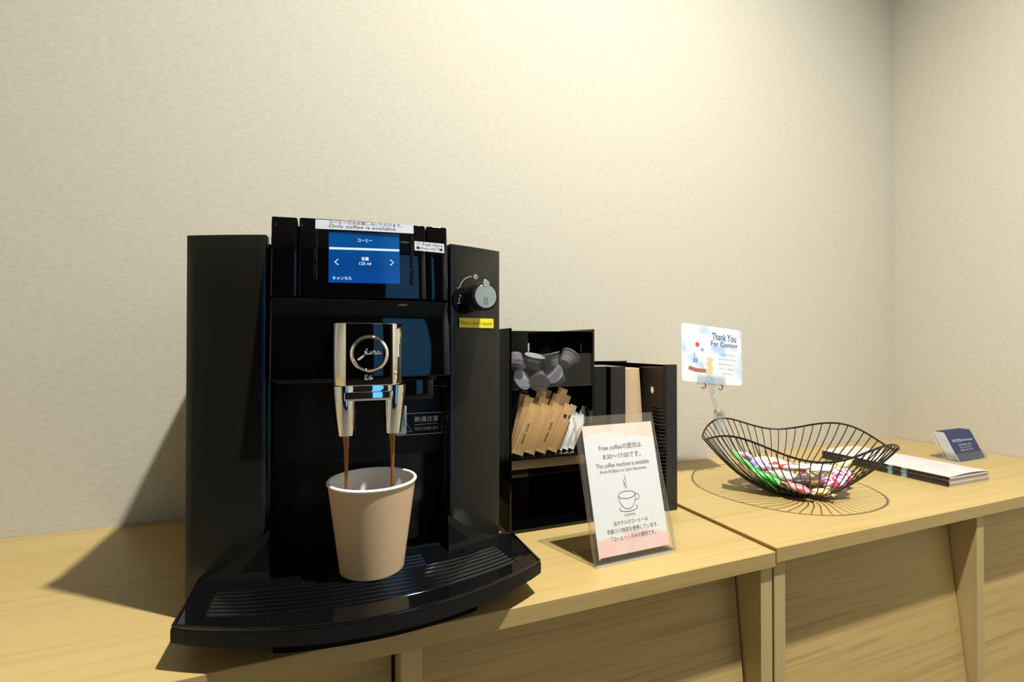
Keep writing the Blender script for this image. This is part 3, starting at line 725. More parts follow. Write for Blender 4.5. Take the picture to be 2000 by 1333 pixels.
obj('box_shelf', box(BM(), bx0 + w, bx1 - w, by0 + .0008, yb0, SHZ - .0028, SHZ), M['gloss'], cb)
bm = BM(); prism(bm, [(bx0 + w, 0), (bx1 - w, 0), (bx1 - w, 0.0135), (bx0 + w, 0.0135)], (0, by0 + .0070, SHZ - .0158), X_, Vector((0, -.45, .9)), 0.0015)
obj('shelf_lip', bm, mat('lip_painted_reflection', (0.10, 0.075, 0.055), 0.12, spec=0.8), cb)  # brown paints the reflected wall and counter into a black lip
obj('pocket_front', box(BM(), bx0 + w, bx1 - w, by0 + .0010, by0 + .0030, 0.1735, 0.2150), M['smoke'], cb)
obj('pocket_floor', box(BM(), bx0 + w, bx1 - w, by0 + .0031, -0.150, 0.1735, 0.1750), M['smoke'], cb)
obj('pocket_back', box(BM(), bx0 + w, bx1 - w, -0.1499, -0.1480, 0.1735, 0.2120), M['matte'], cb)

def item(name, bm, mats, mtx, angle=35, mesh=None):
    if mesh is None:
        me = bpy.data.meshes.new(name); bm.to_mesh(me); bm.free(); finish(me, angle)
        for q in (mats if isinstance(mats, (list, tuple)) else [mats]): me.materials.append(q)
    else: me = mesh
    o = bpy.data.objects.new(name, me); COL.objects.link(o)
    mm = mtx.copy(); mm.translation.z += T; o.matrix_world = mm
    return o
def child(name, bm, mt, parent, angle=35):
    me = bpy.data.meshes.new(name); bm.to_mesh(me); bm.free(); finish(me, angle); me.materials.append(mt)
    o = bpy.data.objects.new(name, me); COL.objects.link(o); o.parent = parent; return o
def frame(O, R, U):
    R = Vector(R).normalized(); Nn = R.cross(Vector(U)).normalized(); U = Nn.cross(R)
    m_ = Matrix((R, U, Nn)).transposed().to_4x4(); m_.translation = Vector(O); return m_

# creamer / syrup pods: local z axis = lid normal
def pod_bm(): return lathe(BM(), [(0.0078, -0.0165), (0.0086, -0.0160), (0.0112, -0.0008), (0.0112, -0.0004)], seg=28, cap=False), 0
bmp, _ = pod_bm(); lathe(bmp, [(0.0, -0.0165), (0.0078, -0.0165)], seg=28, cap=False)
pod_me = bpy.data.meshes.new('creamer_pod'); bmp.to_mesh(pod_me); bmp.free(); finish(pod_me); pod_me.materials.append(M['pod'])
bm = lathe(BM(), [(0.0, 0.0004), (0.0132, 0.0004), (0.0134, 0.0), (0.0132, -0.0004), (0.0, -0.0004)], seg=28, cap=False)
bmesh.ops.translate(bm, verts=bm.verts, vec=(0, 0, 0))
lid_me = bpy.data.meshes.new('pod_lid'); bm.to_mesh(lid_me); bm.free(); finish(lid_me); lid_me.materials.append(M['podlid'])
bm = lathe(BM(), [(0.0, -0.0158), (0.0074, -0.0158), (0.0088, -0.0070), (0.0, -0.0070)], seg=20, cap=False)
cream_me = bpy.data.meshes.new('pod_cream'); bm.to_mesh(cream_me); bm.free(); finish(cream_me); cream_me.materials.append(M['podcream'])
pods = [(-1.0535, -0.1870, 0.2045, (-0.15, -0.35, -0.92), 'leftmost creamer pod in the clear pocket, hanging upside down'),
        (-1.0480, -0.1860, 0.1800, (0.35, -0.80, 0.45), 'small creamer pod low at the left end of the clear pocket'),
        (-1.0270, -0.1840, 0.2060, (0.1, -0.25, 0.95), 'creamer pod lying flat left of the middle of the clear pocket'),
        (-1.0220, -0.1880, 0.1815, (-0.3, -0.8, -0.5), 'creamer pod on the pocket floor left of the middle'),
        (-1.0030, -0.1820, 0.2080, (-0.2, 0.1, 0.97), 'creamer pod with white label at the top middle of the pocket'),
        (-0.9985, -0.1880, 0.1860, (-0.75, -0.45, 0.45), 'creamer pod tipped left in the lower middle of the pocket'),
        (-0.9800, -0.1870, 0.2075, (0.70, 0.25, 0.67), 'creamer pod with broad white lid sticking up at the right of the pocket'),
        (-1.0395, -0.1650, 0.1985, (0.0, 0.3, 0.95), 'creamer pod behind the others at the left of the pocket')]
for x, y, z, n, lab in pods:
    q = Vector(n).normalized().to_track_quat('Z', 'Y').to_matrix().to_4x4(); q.translation = Vector((x, y, z)) + Vector(n).normalized() * 0.006
    o = item('creamer_pod', None, None, q, mesh=pod_me); tag(o, lab, 'creamer pod', 'creamer pods in the clear pocket')
    for nm, me in (('pod_lid', lid_me), ('pod_cream', cream_me)):
        c_ = bpy.data.objects.new(nm, me); COL.objects.link(c_); c_.parent = o

# sugar sticks: flat pillow packets, local x = width, z = length, y = thickness
def stick_bm(wd, ln, th, crimp=0.006):
    bm = BM(); prof = [(0, .15), (crimp, .2), (crimp + .006, .9), (ln * .5, 1.0), (ln - crimp - .006, .9), (ln - crimp, .2), (ln, .15)]; n = 14; rings = []
    for z, s in prof:
        ring = []
        for i in range(n):
            a = 2 * PI * i / n; cx, cy = math.cos(a), math.sin(a)
            ring.append(bm.verts.new((wd / 2 * math.copysign(abs(cx) ** .35, cx), th / 2 * s * math.copysign(abs(cy) ** .8, cy), z)))
        rings.append(ring)
    for a, c in zip(rings, rings[1:]):
        for i in range(n): bm.faces.new([a[i], a[(i + 1) % n], c[(i + 1) % n], c[i]])
    bm.faces.new(rings[0][::-1]); bm.faces.new(rings[-1]); return bm
def lean(x, y, ang, back=0.0):
    m_ = Matrix.Rotation(math.radians(ang), 4, 'Y') @ Matrix.Rotation(math.radians(-back), 4, 'X')
    m_.translation = Vector((x, y, SHZ)); return m_
def packet(x, y, wd, ln, th, ang, lab, marks, mt, cat, grp, name, ink=None, back=0.0):
    m_ = lean(x, y, ang, back)
    m_.translation.z += wd / 2 * abs(math.sin(math.radians(ang))) + 0.0002
    o = item(name, stick_bm(wd, ln, th), mt, m_, 50); tag(o, lab, cat, grp)
    if marks:
        bm = text_bm(marks, (ln * 0.40, wd * 0.22)); bmesh.ops.rotate(bm, verts=bm.verts, cent=(0, 0, 0), matrix=Matrix.Rotation(PI / 2, 3, 'Z'))
        put(bm, (-0.0005, -th / 2, ln * 0.42), X_, Z_, 0.00008); child('printed_text', bm, ink or M['ink'], o)
    return o
G1 = 'kraft sugar sticks on the shelf'
P_ = [(-1.0545, -0.1965, .0150, .064, .0042, 22, 'BROWN   SUGAR', 'kraft sugar stick with dark lettering at the far left of the front row'),
      (-1.0395, -0.1965, .0150, .063, .0042, 23, '', 'plain kraft sugar stick second from left in the front row'),
      (-1.0245, -0.1965, .0150, .063, .0042, 24, 'BROWN   SUGAR', 'kraft sugar stick with dark lettering third from left in the front row'),
      (-1.0090, -0.1965, .0150, .062, .0042, 25, '', 'kraft sugar stick with two black squares at the right of the front row'),
      (-1.0570, -0.1915, .0130, .072, .0040, 17, '', 'kraft sugar stick edge-on at the left behind the front row'),
      (-1.0425, -0.1915, .0135, .072, .0040, 22, '', 'kraft sugar stick in the second row, second from left'),
      (-1.0270, -0.1915, .0135, .076, .0040, 23, '', 'kraft sugar stick in the second row standing a little higher'),
      (-1.0165, -0.1865, .0140, .0825, .0040, 21, '', 'kraft sugar stick with its flat top rising highest at the right'),
      (-1.0400, -0.1865, .0140, .0790, .0040, 17, '', 'kraft sugar stick rising above the middle of the bunch'),
      (-1.0560, -0.1865, .0130, .0740, .0040, 12, '', 'kraft sugar stick at the back left of the bunch'),
      (-1.0290, -0.1815, .0140, .0790, .0040, 16, '', 'kraft sugar stick at the back middle of the bunch'),
      (-1.0090, -0.1815, .0130, .0740, .0040, 24, '', 'kraft sugar stick hidden low at the back right of the bunch')]
for i, (x, y, wd, ln, th, an, tx, lab) in enumerate(P_):
    o = packet(x, y, wd, ln, th, an, lab, tx, M['packet'], 'sugar stick', G1, 'sugar_stick')
    bm = BM()
    for dx in (-.0052, -.0045, .0046): line(bm, [(dx, .008), (dx, ln - .010)], .0003, (0, -th / 2 * .8, 0), X_, Z_, h=.0003)
    child('printed_lines', bm, M['brownprint'], o)
    if i == 3:
        bm = BM(); rect2d(bm, -.0036, .0004, ln * .72, ln * .72 + .004, (0, -th / 2, 0), X_, Z_, h=.0003); rect2d(bm, .0030, .0046, ln * .74, ln * .74 + .004, (0, -th / 2, 0), X_, Z_, h=.0003)
        child('black_squares', bm, M['ink'], o)
G2 = 'white creamer sticks on the shelf'
Wt = [(-.9935, -.1875, .0078, .049, 'far left'), (-.9850, -.1875, .0078, .048, 'second from left'), (-.9765, -.1875, .0078, .047, 'third from left'),
      (-.9940, -.1825, .0100, .0600, 'behind the left end, standing taller'), (-.9760, -.1825, .0095, .0570, 'behind the right end, standing taller'),
      (-.9850, -.1780, .0090, .0500, 'in the back row between the two taller ones')]
for x, y, wd, ln, pos in Wt:
    packet(x, y, wd, ln, .0042, 24, 'white paper creamer stick, %s' % pos, 'CREAMER' if wd < .009 else '', M['whitepaper'], 'creamer stick', G2, 'creamer_stick', M['greyprint'])

# ------------------------------------------------------------------ cup dispenser with a stack of upside-down cups
cd = thing('cup_dispenser', 'black speckled open-fronted cup dispenser standing right of the condiment box', 'cup dispenser', (-0.875, -0.15, 0))
cdb = -0.0880
obj('front_column', box(BM(), -0.9280, -0.9056, -0.2050, -0.1980, 0, 0.1972, 0.0006, 1), M['granite'], cd)
obj('front_column', box(BM(), -0.8412, -0.8222, -0.2050, -0.1980, 0, 0.1985, 0.0006, 1), M['granite'], cd)
obj('dispenser_side', box(BM(), -0.9280, -0.9058, -0.1979, cdb, 0, 0.1970), M['gloss'], cd)
bm = BM(); px_ = -0.8412
vo = [bm.verts.new((px_, y, z)) for y, z in ((-.1979, 0), (cdb, 0), (cdb, .1983), (-.1979, .1983))]
vi = [bm.verts.new((px_, -.1745 + .0046 * math.cos(2 * PI * i / 20), .1617 + .0052 * math.sin(2 * PI * i / 20))) for i in range(20)]
ee = [bm.edges.new((v[i], v[(i + 1) % len(v)])) for v in (vo, vi) for i in range(len(v))]
bmesh.ops.triangle_fill(bm, use_beauty=True, edges=ee)
r = bmesh.ops.extrude_face_region(bm, geom=list(bm.faces)); bmesh.ops.translate(bm, verts=[e for e in r['geom'] if isinstance(e, bmesh.types.BMVert)], vec=(.0022, 0, 0))
bmesh.ops.recalc_face_normals(bm, faces=bm.faces)
obj('dispenser_side', bm, M['gloss'], cd, angle=20)
obj('dispenser_wing', box(BM(), -0.9490, -0.9285, -0.1990, cdb, 0, 0.1972, 0.0006, 1), M['gloss'], cd)
bm = BM(); box(bm, -0.9480, -0.8224, cdb, cdb + .003, 0, 0.2000)
obj('dispenser_back', bm, M['gloss'], cd)
obj('dispenser_floor', box(BM(), -0.9055, -0.8413, -0.2030, cdb, 0.0760, 0.0800), M['matte'], cd)
bm = BM()
for i in range(16):
    z = 0.1370 - 0.0048 * i; 
    if z < 0.083: break
    tube(bm, [(-0.8430, -0.203, z), (-0.8450, -0.190, z - .001), (-0.8430, -0.176, z)], 0.0009, 6)
obj('bristle_strip', bm, M['brush'], cd)
bm = BM()
for i in range(28):
    z = 0.1370 - 0.0048 * i
    if z < 0.002: break
    tube(bm, [(-0.8530, -0.2048, z), (-0.8415, -0.2054, z)], 0.0006, 6)
obj('retaining_ribs', bm, M['brush'], cd)
paper_cup((-0.8734, -0.1470), 0.1090, 0.0252, 0.0300, 0.0830, 'kraft paper cup upside down on top of the stack in the black dispenser', True, 'cups in the dispenser')
paper_cup((-0.8734, -0.1470), 0.0802, 0.0240, 0.0300, 0.0260, 'lowest upside-down cup in the dispenser, below the top one', True, 'cups in the dispenser')

# ------------------------------------------------------------------ acrylic sign holder and the coffee notice
SO = Vector((-1.0160, -0.3142, 0.0020)); SRt = Vector((1, 0.035, 0)).normalized(); SUp = Vector((-0.0045, 0.0360, 0.1430)).normalized(); SNn = SRt.cross(SUp)
sh = thing('sign_holder', 'clear acrylic slanted sign holder on the counter in front of the black boxes', 'sign holder', (SO.x + .05, SO.y + .02, 0))
def slab2(O, R, U, w_, h_, d, medge=1):
    bm = BM(); prism(bm, [(0, 0), (w_, 0), (w_, h_), (0, h_)], O, R, U, d)
    bm.faces.ensure_lookup_table()
    for f in bm.faces:
        if f.calc_area() < 0.0012: f.material_index = medge
    return bm
obj('front_sheet', slab2(SO, SRt, SUp, 0.1025, 0.1500, 0.0014), [M['acrylic'], M['acrylic_edge']], sh)
obj('rear_sheet', slab2(SO - SNn * 0.0032, SRt, SUp, 0.1025, 0.1500, 0.0014), [M['acrylic'], M['acrylic_edge']], sh)
obj('foot_sheet', slab2(SO + Vector((0, 0.000, -0.0002)), SRt, Vector((-0.1, 1, 0)), 0.1025, 0.0430, 0.0016), [M['acrylic'], M['acrylic_edge']], sh)
bm = BM(); disc2d(bm, (.005, .006), .0008, SO, SRt, SUp, h=.0002); obj('hinge_dot', bm, M['acrylic_edge'], sh)
NO = SO - SNn * 0.0019 + SRt * 0.0055 + SUp * 0.0062
ntc = item('printed_notice', prism(BM(), [(0, 0), (.0905, 0), (.0925, .1335), (-.0005, .1335)], (0, 0, 0), X_, (0, 1, 0), 0.0004), M['notice'], frame(NO, SRt, SUp))
tag(ntc, 'white notice with pink watercolour edges and cup drawing in the clear sign holder', 'notice')
def nt_words(body, fit, x, y, mt=M['softink'], **kw):
    bm = text_bm(body, fit, **kw); put(bm, (x, y, 0), X_, (0, 1, 0), 0.00012); child('printed_text', bm, mt, ntc)
nt_words('Free coffeeの提供は', (.0560, .0062), .0455, .1090); nt_words('8:30～17:00です。', (.0500, .0058), .0460, .0992)
nt_words('The coffee machine is available', (.0700, .0046), .0455, .0900); nt_words('from 8:30am to 5pm becomes.', (.0620, .0044), .0455, .0832)
nt_words('OGAWA', (.0140, .0024), .0450, .0372); nt_words('当ホテルのコーヒーは', (.0440, .0046), .0450, .0305)
nt_words('京都小川珈琲を使用しています。', (.0660, .0048), .0465, .0232); nt_words('「コーヒー」のみの提供です。', (.0570, .0048), .0465, .0158)
bm = BM(); zo = (0, 0, 0); UY = (0, 1, 0)
line(bm, arc(.0445, .0575, .0110, 0, 360, 30, .0038)[:-1], .0006, zo, X_, UY, closed=True)
line(bm, arc(.0445, .0575, .0110, 180, 360, 26, .0145), .0006, zo, X_, UY)
line(bm, arc(.0565, .0545, .0036, 105, -120, 14, .0032), .0006, zo, X_, UY)
line(bm, arc(.0445, .0440, .0118, 150, 390, 26, .0035), .0006, zo, X_, UY)
line(bm, [(.0442 + .0016 * math.sin(q * .55), .0640 + .00085 * q) for q in range(18)], .0005, zo, X_, UY)
line(bm, [(.0446 - .0016 * math.sin(q * .55), .0655 + .00085 * q) for q in range(11)], .0005, zo, X_, UY)
child('cup_drawing', bm, M['softink'], ntc)

# ------------------------------------------------------------------ wire basket
BC = (-0.6110, -0.2100); BZ = H2
def rim_z(a): return 0.0865 + 0.0100 * math.cos(4 * (a - math.radians(6)))
RR, RB = 0.1260, 0.0330
def bowl_r(z, zr): return RB + (RR - RB) * (max(z, 0) / zr) ** 0.60
wb = thing('wire_basket', 'round black wire fruit basket with wavy rim holding sweets on the right counter', 'basket', (BC[0], BC[1], BZ))
n = 96
obj('rim_wire', tube(BM(), [(BC[0] + RR * math.cos(2 * PI * i / n), BC[1] + RR * math.sin(2 * PI * i / n), rim_z(2 * PI * i / n)) for i in range(n)], 0.0015, 8, True), M['wire'], wb)
obj('base_ring', tube(BM(), [(BC[0] + RB * math.cos(2 * PI * i / 40), BC[1] + RB * math.sin(2 * PI * i / 40), BZ + .0018) for i in range(40)], 0.0016, 8, True), M['wire'], wb)
NWR = 60
for i in range(NWR):
    a = 2 * PI * i / NWR; zr = rim_z(a) - BZ; pts = []
    for s in range(13):
        u = s / 12; z = zr * u ** 1.25; r = bowl_r(z, zr) if u > 0 else RB
        r = RB + (RR - RB) * (z / zr) ** 0.60
        aa = a + 0.30 * (1 - u) ** 2
        pts.append((BC[0] + r * math.cos(aa), BC[1] + r * math.sin(aa), BZ + .0020 + z * (1 - .002 / zr)))
    aa = a + 0.30
    pts = [(BC[0] + RB * .35 * math.cos(aa + .5), BC[1] + RB * .35 * math.sin(aa + .5), BZ + .0026)] + pts
    obj('basket_wire', tube(BM(), pts, 0.00075, 6), M['wire'], wb)

# sweets: twisted or pillow wrappers, local x = long axis
def wrapper_bm(L, Wd, H, twist=True):
    bm = BM(); n = 18; st = []
    if twist: prof = [(-1, .62, .10), (-.86, .55, .10), (-.70, .22, .22), (-.58, .70, .70), (-.35, .98, .97), (0, 1.03, 1.0), (.35, .98, .97), (.58, .70, .70), (.70, .22, .22), (.86, .55, .10), (1, .62, .10)]
    else: prof = [(-1, .92, .05), (-.88, .94, .06), (-.72, .98, .62), (-.35, 1, .95), (0, 1, 1.0), (.35, 1, .95), (.72, .98, .62), (.88, .94, .06), (1, .92, .05)]
    for t_, w_, h_ in prof:
        st.append([bm.verts.new((t_ * L / 2 + random.uniform(-1, 1) * .0004, Wd / 2 * w_ * math.copysign(abs(math.cos(2 * PI * i / n)) ** .75, math.cos(2 * PI * i / n)),
                                 H / 2 * h_ * math.sin(2 * PI * i / n) * random.uniform(.86, 1.1) + (0.0010 * math.sin(5 * i) if h_ < .2 else 0))) for i in range(n)])
    for a, c in zip(st, st[1:]):
        for i in range(n): bm.faces.new([a[i], a[(i + 1) % n], c[(i + 1) % n], c[i]])
    bm.faces.new(st[0][::-1]); bm.faces.new(st[-1]); bmesh.ops.recalc_face_normals(bm, faces=bm.faces); return bm
SW_ = {'green': patches('green_wrap', [(0.02, 0.38, 0.03), (0.05, 0.62, 0.05), (0.45, 0.85, 0.42), (0.03, 0.50, 0.04)], 90, stretch=(.4, 1.6, 1)),
       'violet': patches('violet_wrap', [(0.85, 0.80, 0.84), (0.32, 0.22, 0.72), (0.80, 0.70, 0.78), (0.70, 0.18, 0.55)], 45),
       'mauve': patches('mauve_wrap', [(0.65, 0.45, 0.50), (0.80, 0.74, 0.72), (0.62, 0.20, 0.50)], 50),
       'red': patches('red_wrap', [(0.85, 0.84, 0.82), (0.85, 0.83, 0.80), (0.80, 0.07, 0.03), (0.86, 0.80, 0.78)], 38, stretch=(.5, 1.6, 1)),
       'redwhite': patches('red_white_wrap', [(0.80, 0.09, 0.06), (0.86, 0.84, 0.82), (0.86, 0.82, 0.82), (0.75, 0.05, 0.12)], 42, stretch=(.5, 1.4, 1)),
       'white': patches('white_wrap', [(0.86, 0.88, 0.82), (0.84, 0.86, 0.84), (0.88, 0.88, 0.86), (0.55, 0.60, 0.68)], 50),
       'clear': patches('clear_wrap', [(0.62, 0.58, 0.52), (0.75, 0.72, 0.66), (0.60, 0.55, 0.48), (0.86, 0.84, 0.80)], 60),
       'brown': patches('brown_wrap', [(0.05, 0.032, 0.022), (0.07, 0.045, 0.035), (0.05, 0.03, 0.02), (0.35, 0.20, 0.08)], 55),
       'brownyellow': patches('brown_yellow_wrap', [(0.85, 0.72, 0.20), (0.06, 0.035, 0.03), (0.06, 0.035, 0.03), (0.38, 0.16, 0.45)], 50),
       'magenta': patches('magenta_wrap', [(0.60, 0.03, 0.10), (0.88, 0.86, 0.86), (0.86, 0.84, 0.82), (0.50, 0.04, 0.28)], 62),
       'yellow': patches('yellow_wrap', [(0.85, 0.70, 0.12), (0.88, 0.86, 0.60), (0.86, 0.52, 0.02)], 60),
       'pink': patches('pink_wrap', [(0.85, 0.22, 0.24), (0.86, 0.42, 0.42), (0.80, 0.12, 0.14)], 60)}
G3 = 'wrapped sweets in the wire basket'
# x, y, z, length, width, height, yaw, tilt, colour, twisted, label
SWT = [(-.6740, -.1960, .0395, .078, .028, .007, -46, 40, 'green', 0, 'long bright green wrapped sweet leaning on the left side of the basket'),
       (-.6560, -.2150, .0265, .058, .024, .009, -42, 24, 'green', 0, 'second green wrapped sweet, lower and inside the first'),
       (-.6430, -.1560, .0450, .046, .022, .012, 35, 12, 'violet', 1, 'white and violet twist-wrapped sweet at the back left of the heap'),
       (-.6480, -.1850, .0400, .046, .024, .013, -20, 8, 'violet', 1, 'violet foil sweet just right of the green ones'),
       (-.6640, -.1660, .0530, .040, .018, .010, 70, 8, 'mauve', 1, 'dusky pink wrapped sweet highest at the back left of the heap'),
       (-.6120, -.1650, .0400, .066, .032, .011, 15, 4, 'white', 0, 'large white wrapped sweet at the back of the heap'),
       (-.6140, -.1960, .0400, .070, .030, .012, -28, 3, 'red', 0, 'red and white striped wrapper in the middle of the heap'),
       (-.5830, -.1880, .0330, .062, .028, .011, -35, -2, 'redwhite', 0, 'white wrapper with red band right of the middle of the heap'),
       (-.5620, -.2120, .0340, .068, .032, .010, -42, -6, 'white', 0, 'large white packet lying towards the right of the heap'),
       (-.6350, -.2190, .0310, .050, .024, .013, -60, 8, 'clear', 1, 'clear twist-wrapped sweet in front of the violet foil one'),
       (-.6430, -.2440, .0215, .044, .020, .011, -55, 14, 'pink', 1, 'coral pink sweet at the front left of the heap'),
       (-.6210, -.2400, .0290, .046, .026, .012, -30, 2, 'brown', 0, 'dark brown chocolate wrapper at the front middle of the heap'),
       (-.5940, -.2290, .0300, .050, .026, .012, 15, -2, 'brownyellow', 0, 'dark wrapper with yellow and purple spots at the front of the heap'),
       (-.6130, -.2560, .0160, .036, .019, .010, -70, 4, 'yellow', 1, 'yellow twist-wrapped sweet lowest at the front of the heap'),
       (-.5860, -.2570, .0190, .044, .024, .011, -12, -4, 'brownyellow', 0, 'second dark wrapper with yellow spots, lower and nearer the front wires'),
       (-.5720, -.2500, .0260, .052, .028, .011, 10, -8, 'magenta', 0, 'white and magenta wrapper at the front right of the heap'),
       (-.5540, -.2460, .0350, .042, .024, .010, 40, -16, 'magenta', 0, 'white packet with magenta spots near the right wires'),
       (-.5420, -.2420, .0470, .032, .016, .009, -10, -24, 'yellow', 1, 'small yellow and white sweet at the far right of the heap'),
       (-.6050, -.2100, .0140, .050, .026, .012, 60, 0, 'clear', 1, 'clear wrapped sweet at the bottom centre of the basket'),
       (-.5830, -.2060, .0160, .044, .024, .012, -70, 0, 'pink', 1, 'pink sweet under the white packets at the centre right'),
       (-.6290, -.2010, .0200, .046, .024, .012, 20, 0, 'brown', 0, 'brown sweet under the striped wrapper at the centre of the heap')]
for x, y, z, L, Wd, Hh, yaw, tilt, c_, tw, lab in SWT:
    m_ = Matrix.Translation((x, y, z)) @ Matrix.Rotation(math.radians(yaw), 4, 'Z') @ Matrix.Rotation(math.radians(tilt), 4, 'Y')
    tag(item('wrapped_sweet', wrapper_bm(L, Wd, Hh, bool(tw)), SW_[c_], m_, 50), lab, 'sweet', G3)

# ------------------------------------------------------------------ thank-you card in a clear clip on the basket rim
CY = -0.0960
CR = Vector((0.995, -0.010, -0.097)).normalized(); CU = Vector((0.098, 0.115, 0.989)).normalized(); CO = Vector((-0.675, -0.1165, 0.2090)) - CR * 0.0635 - CU * 0.0476
card = item('greeting_card', prism(BM(), rrect(.1315, .0985, .006), (0, 0, 0), X_, UY, 0.0008), M['greeting'], frame(CO, CR, CU) @ Matrix.Scale(0.966, 4))
tag(card, 'white greeting card reading Thank You held by a clear clip above the basket', 'card')
def cw(body, fit, x, y, mt=M['navyink'], **kw):
    bm = text_bm(body, fit, **kw); put(bm, (x, y, 0), X_, (0, 1, 0), 0.00015); child('printed_text', bm, mt, card)
cw('Thank You', (.0540, .0120), .0925, .0820, bold=.02); cw('For Coming', (.0590, .0115), .0925, .0680, bold=.02)
bm = BM()
for y_ in (.0755, .0620): line(bm, [(.066, y_), (.120, y_)], .0005, zo, X_, UY)
child('printed_rule', bm, M['lightpen'], card)
for i, (a, l_) in enumerate(((.088, .032), (.082, .040), (.084, .034), (.084, .034), (.086, .026))):
    cw(['いつもありがとうございます', 'ご利用いただきありがとうございます', 'またのお越しを心より', 'スタッフ一同お待ち', 'しております'][i], (l_, .0022), a + l_ / 2 - .004, .0515 - .0082 * i, M['greyprint'])
bm = BM(); disc2d(bm, (.0335, .0640), .0042, zo, X_, UY); child('red_dot', bm, M['redprint'], card)
bm = BM()
for a0_, a1_, b0_, b1_ in ((.0235, .0345, .0330, .0400), (.0262, .0285, .0400, .0500), (.0300, .0318, .0400, .0440)): rect2d(bm, a0_, a1_, b0_, b1_, zo, X_, UY)
disc2d(bm, (.0440, .0560), .0030, zo, X_, UY, h=.0001); child('blue_sketch', bm, mat('blue_sketch_ink', (0.20, 0.35, 0.62), .5), card)
bm = BM(); line(bm, [(.0150, .0235), (.0300, .0205), (.0520, .0205)], .0065, zo, X_, UY); child('brown_band', bm, M['brownprint'], card)
bm = BM()
for j in range(4): disc2d(bm, (.0590 + .002 * (j % 2), .0180 + .0075 * j), .0070, zo, X_, UY, ry=.0036, h=.00015 + .00003 * j)
child('orange_shapes', bm, M['orangeprint'], card)
bm = BM(); disc2d(bm, (.0080, .0860), .0035, zo, X_, UY); disc2d(bm, (.0175, .0930), .0020, zo, X_, UY); child('pale_yellow_dots', bm, mat('pale_yellow_print', (0.86, 0.80, 0.58), .5), card)
# the clip: upper jaw, neck, ball joint and lower jaw gripping the rim
ck = thing('sign_clip', 'clear plastic two-jawed clip gripping the basket rim under the greeting card', 'clip', (-0.636, -0.094, 0.09))
JN = CR.cross(CU); J0 = CO + CR * 0.0600 + CU * 0.0010
bm = BM(); prism(bm, [(-.030, -.004), (.030, -.004), (.027, .012), (-.028, .012)], J0 + JN * 0.0028, CR, CU, 0.0014)
obj('upper_jaw', bm, M['clip'], ck)
bm = BM(); prism(bm, [(-.028, -.004), (.030, -.004), (.027, .010), (-.026, .010)], J0 - JN * 0.0014, CR, CU, 0.0014)
obj('upper_jaw', bm, M['clip'], ck)
for dx in (-.018, .017):
    c0 = J0 + CR * dx - CU * .006
    bm = tube(BM(), [c0 + JN * .003 + CR * (.0042 * math.cos(a)) + CU * (.0042 * math.sin(a)) for a in [math.radians(-150 + 20 * i) for i in range(12)]], .0010, 8)
    obj('jaw_spring', bm, M['metal'], ck)
N0, N1, N2 = J0 - CU * .004, Vector((-.668, -.1120, .1330)), Vector((-.6545, -.1050, .1130))
obj('clip_neck', tube(BM(), [N0, N0.lerp(N1, .5), N1, N1.lerp(N2, .8)], [.0058, .0048, .0036, .0032], 16), M['clip'], ck)
bm = BM(); prism(bm, [(-.0045, -.006), (.0045, -.006), (.0055, .006), (-.0055, .006)], N0.lerp(N1, .55) + Vector((0, -.0052, 0)), X_, Z_, .001); obj('neck_plate', bm, M['clipedge'], ck)
bm = BM(); lathe(bm, [(0.0001, -.0055), (.003, -.0046), (.0050, -.0022), (.0055, 0), (.0050, .0022), (.003, .0046), (.0001, .0055)], N2, Z_, 20, cap=False)
obj('ball_joint', bm, M['clipedge'], ck)
JX, JY = -.6365, -.0935
for sy in (-1, 1):
    bm = BM(); prism(bm, [(-.009, -.030), (.009, -.030), (.011, -.006), (.007, .012), (-.008, .012), (-.011, -.006)], (JX, JY + sy * .0038, .1010), (1, 0.10, 0), Z_, 0.0018)
    obj('lower_jaw', bm, M['jawclear'], ck)
obj('jaw_link', tube(BM(), [N2, (JX - .004, JY - .002, .1070)], .0034, 12), M['clipedge'], ck)
obj('jaw_spring', tube(BM(), [Vector((JX, JY, .1020)) + Vector((.0055 * math.cos(a), 0, .0045 * math.sin(a))) for a in [math.radians(20 * i) for i in range(10)]], .0011, 8), M['metal'], ck)

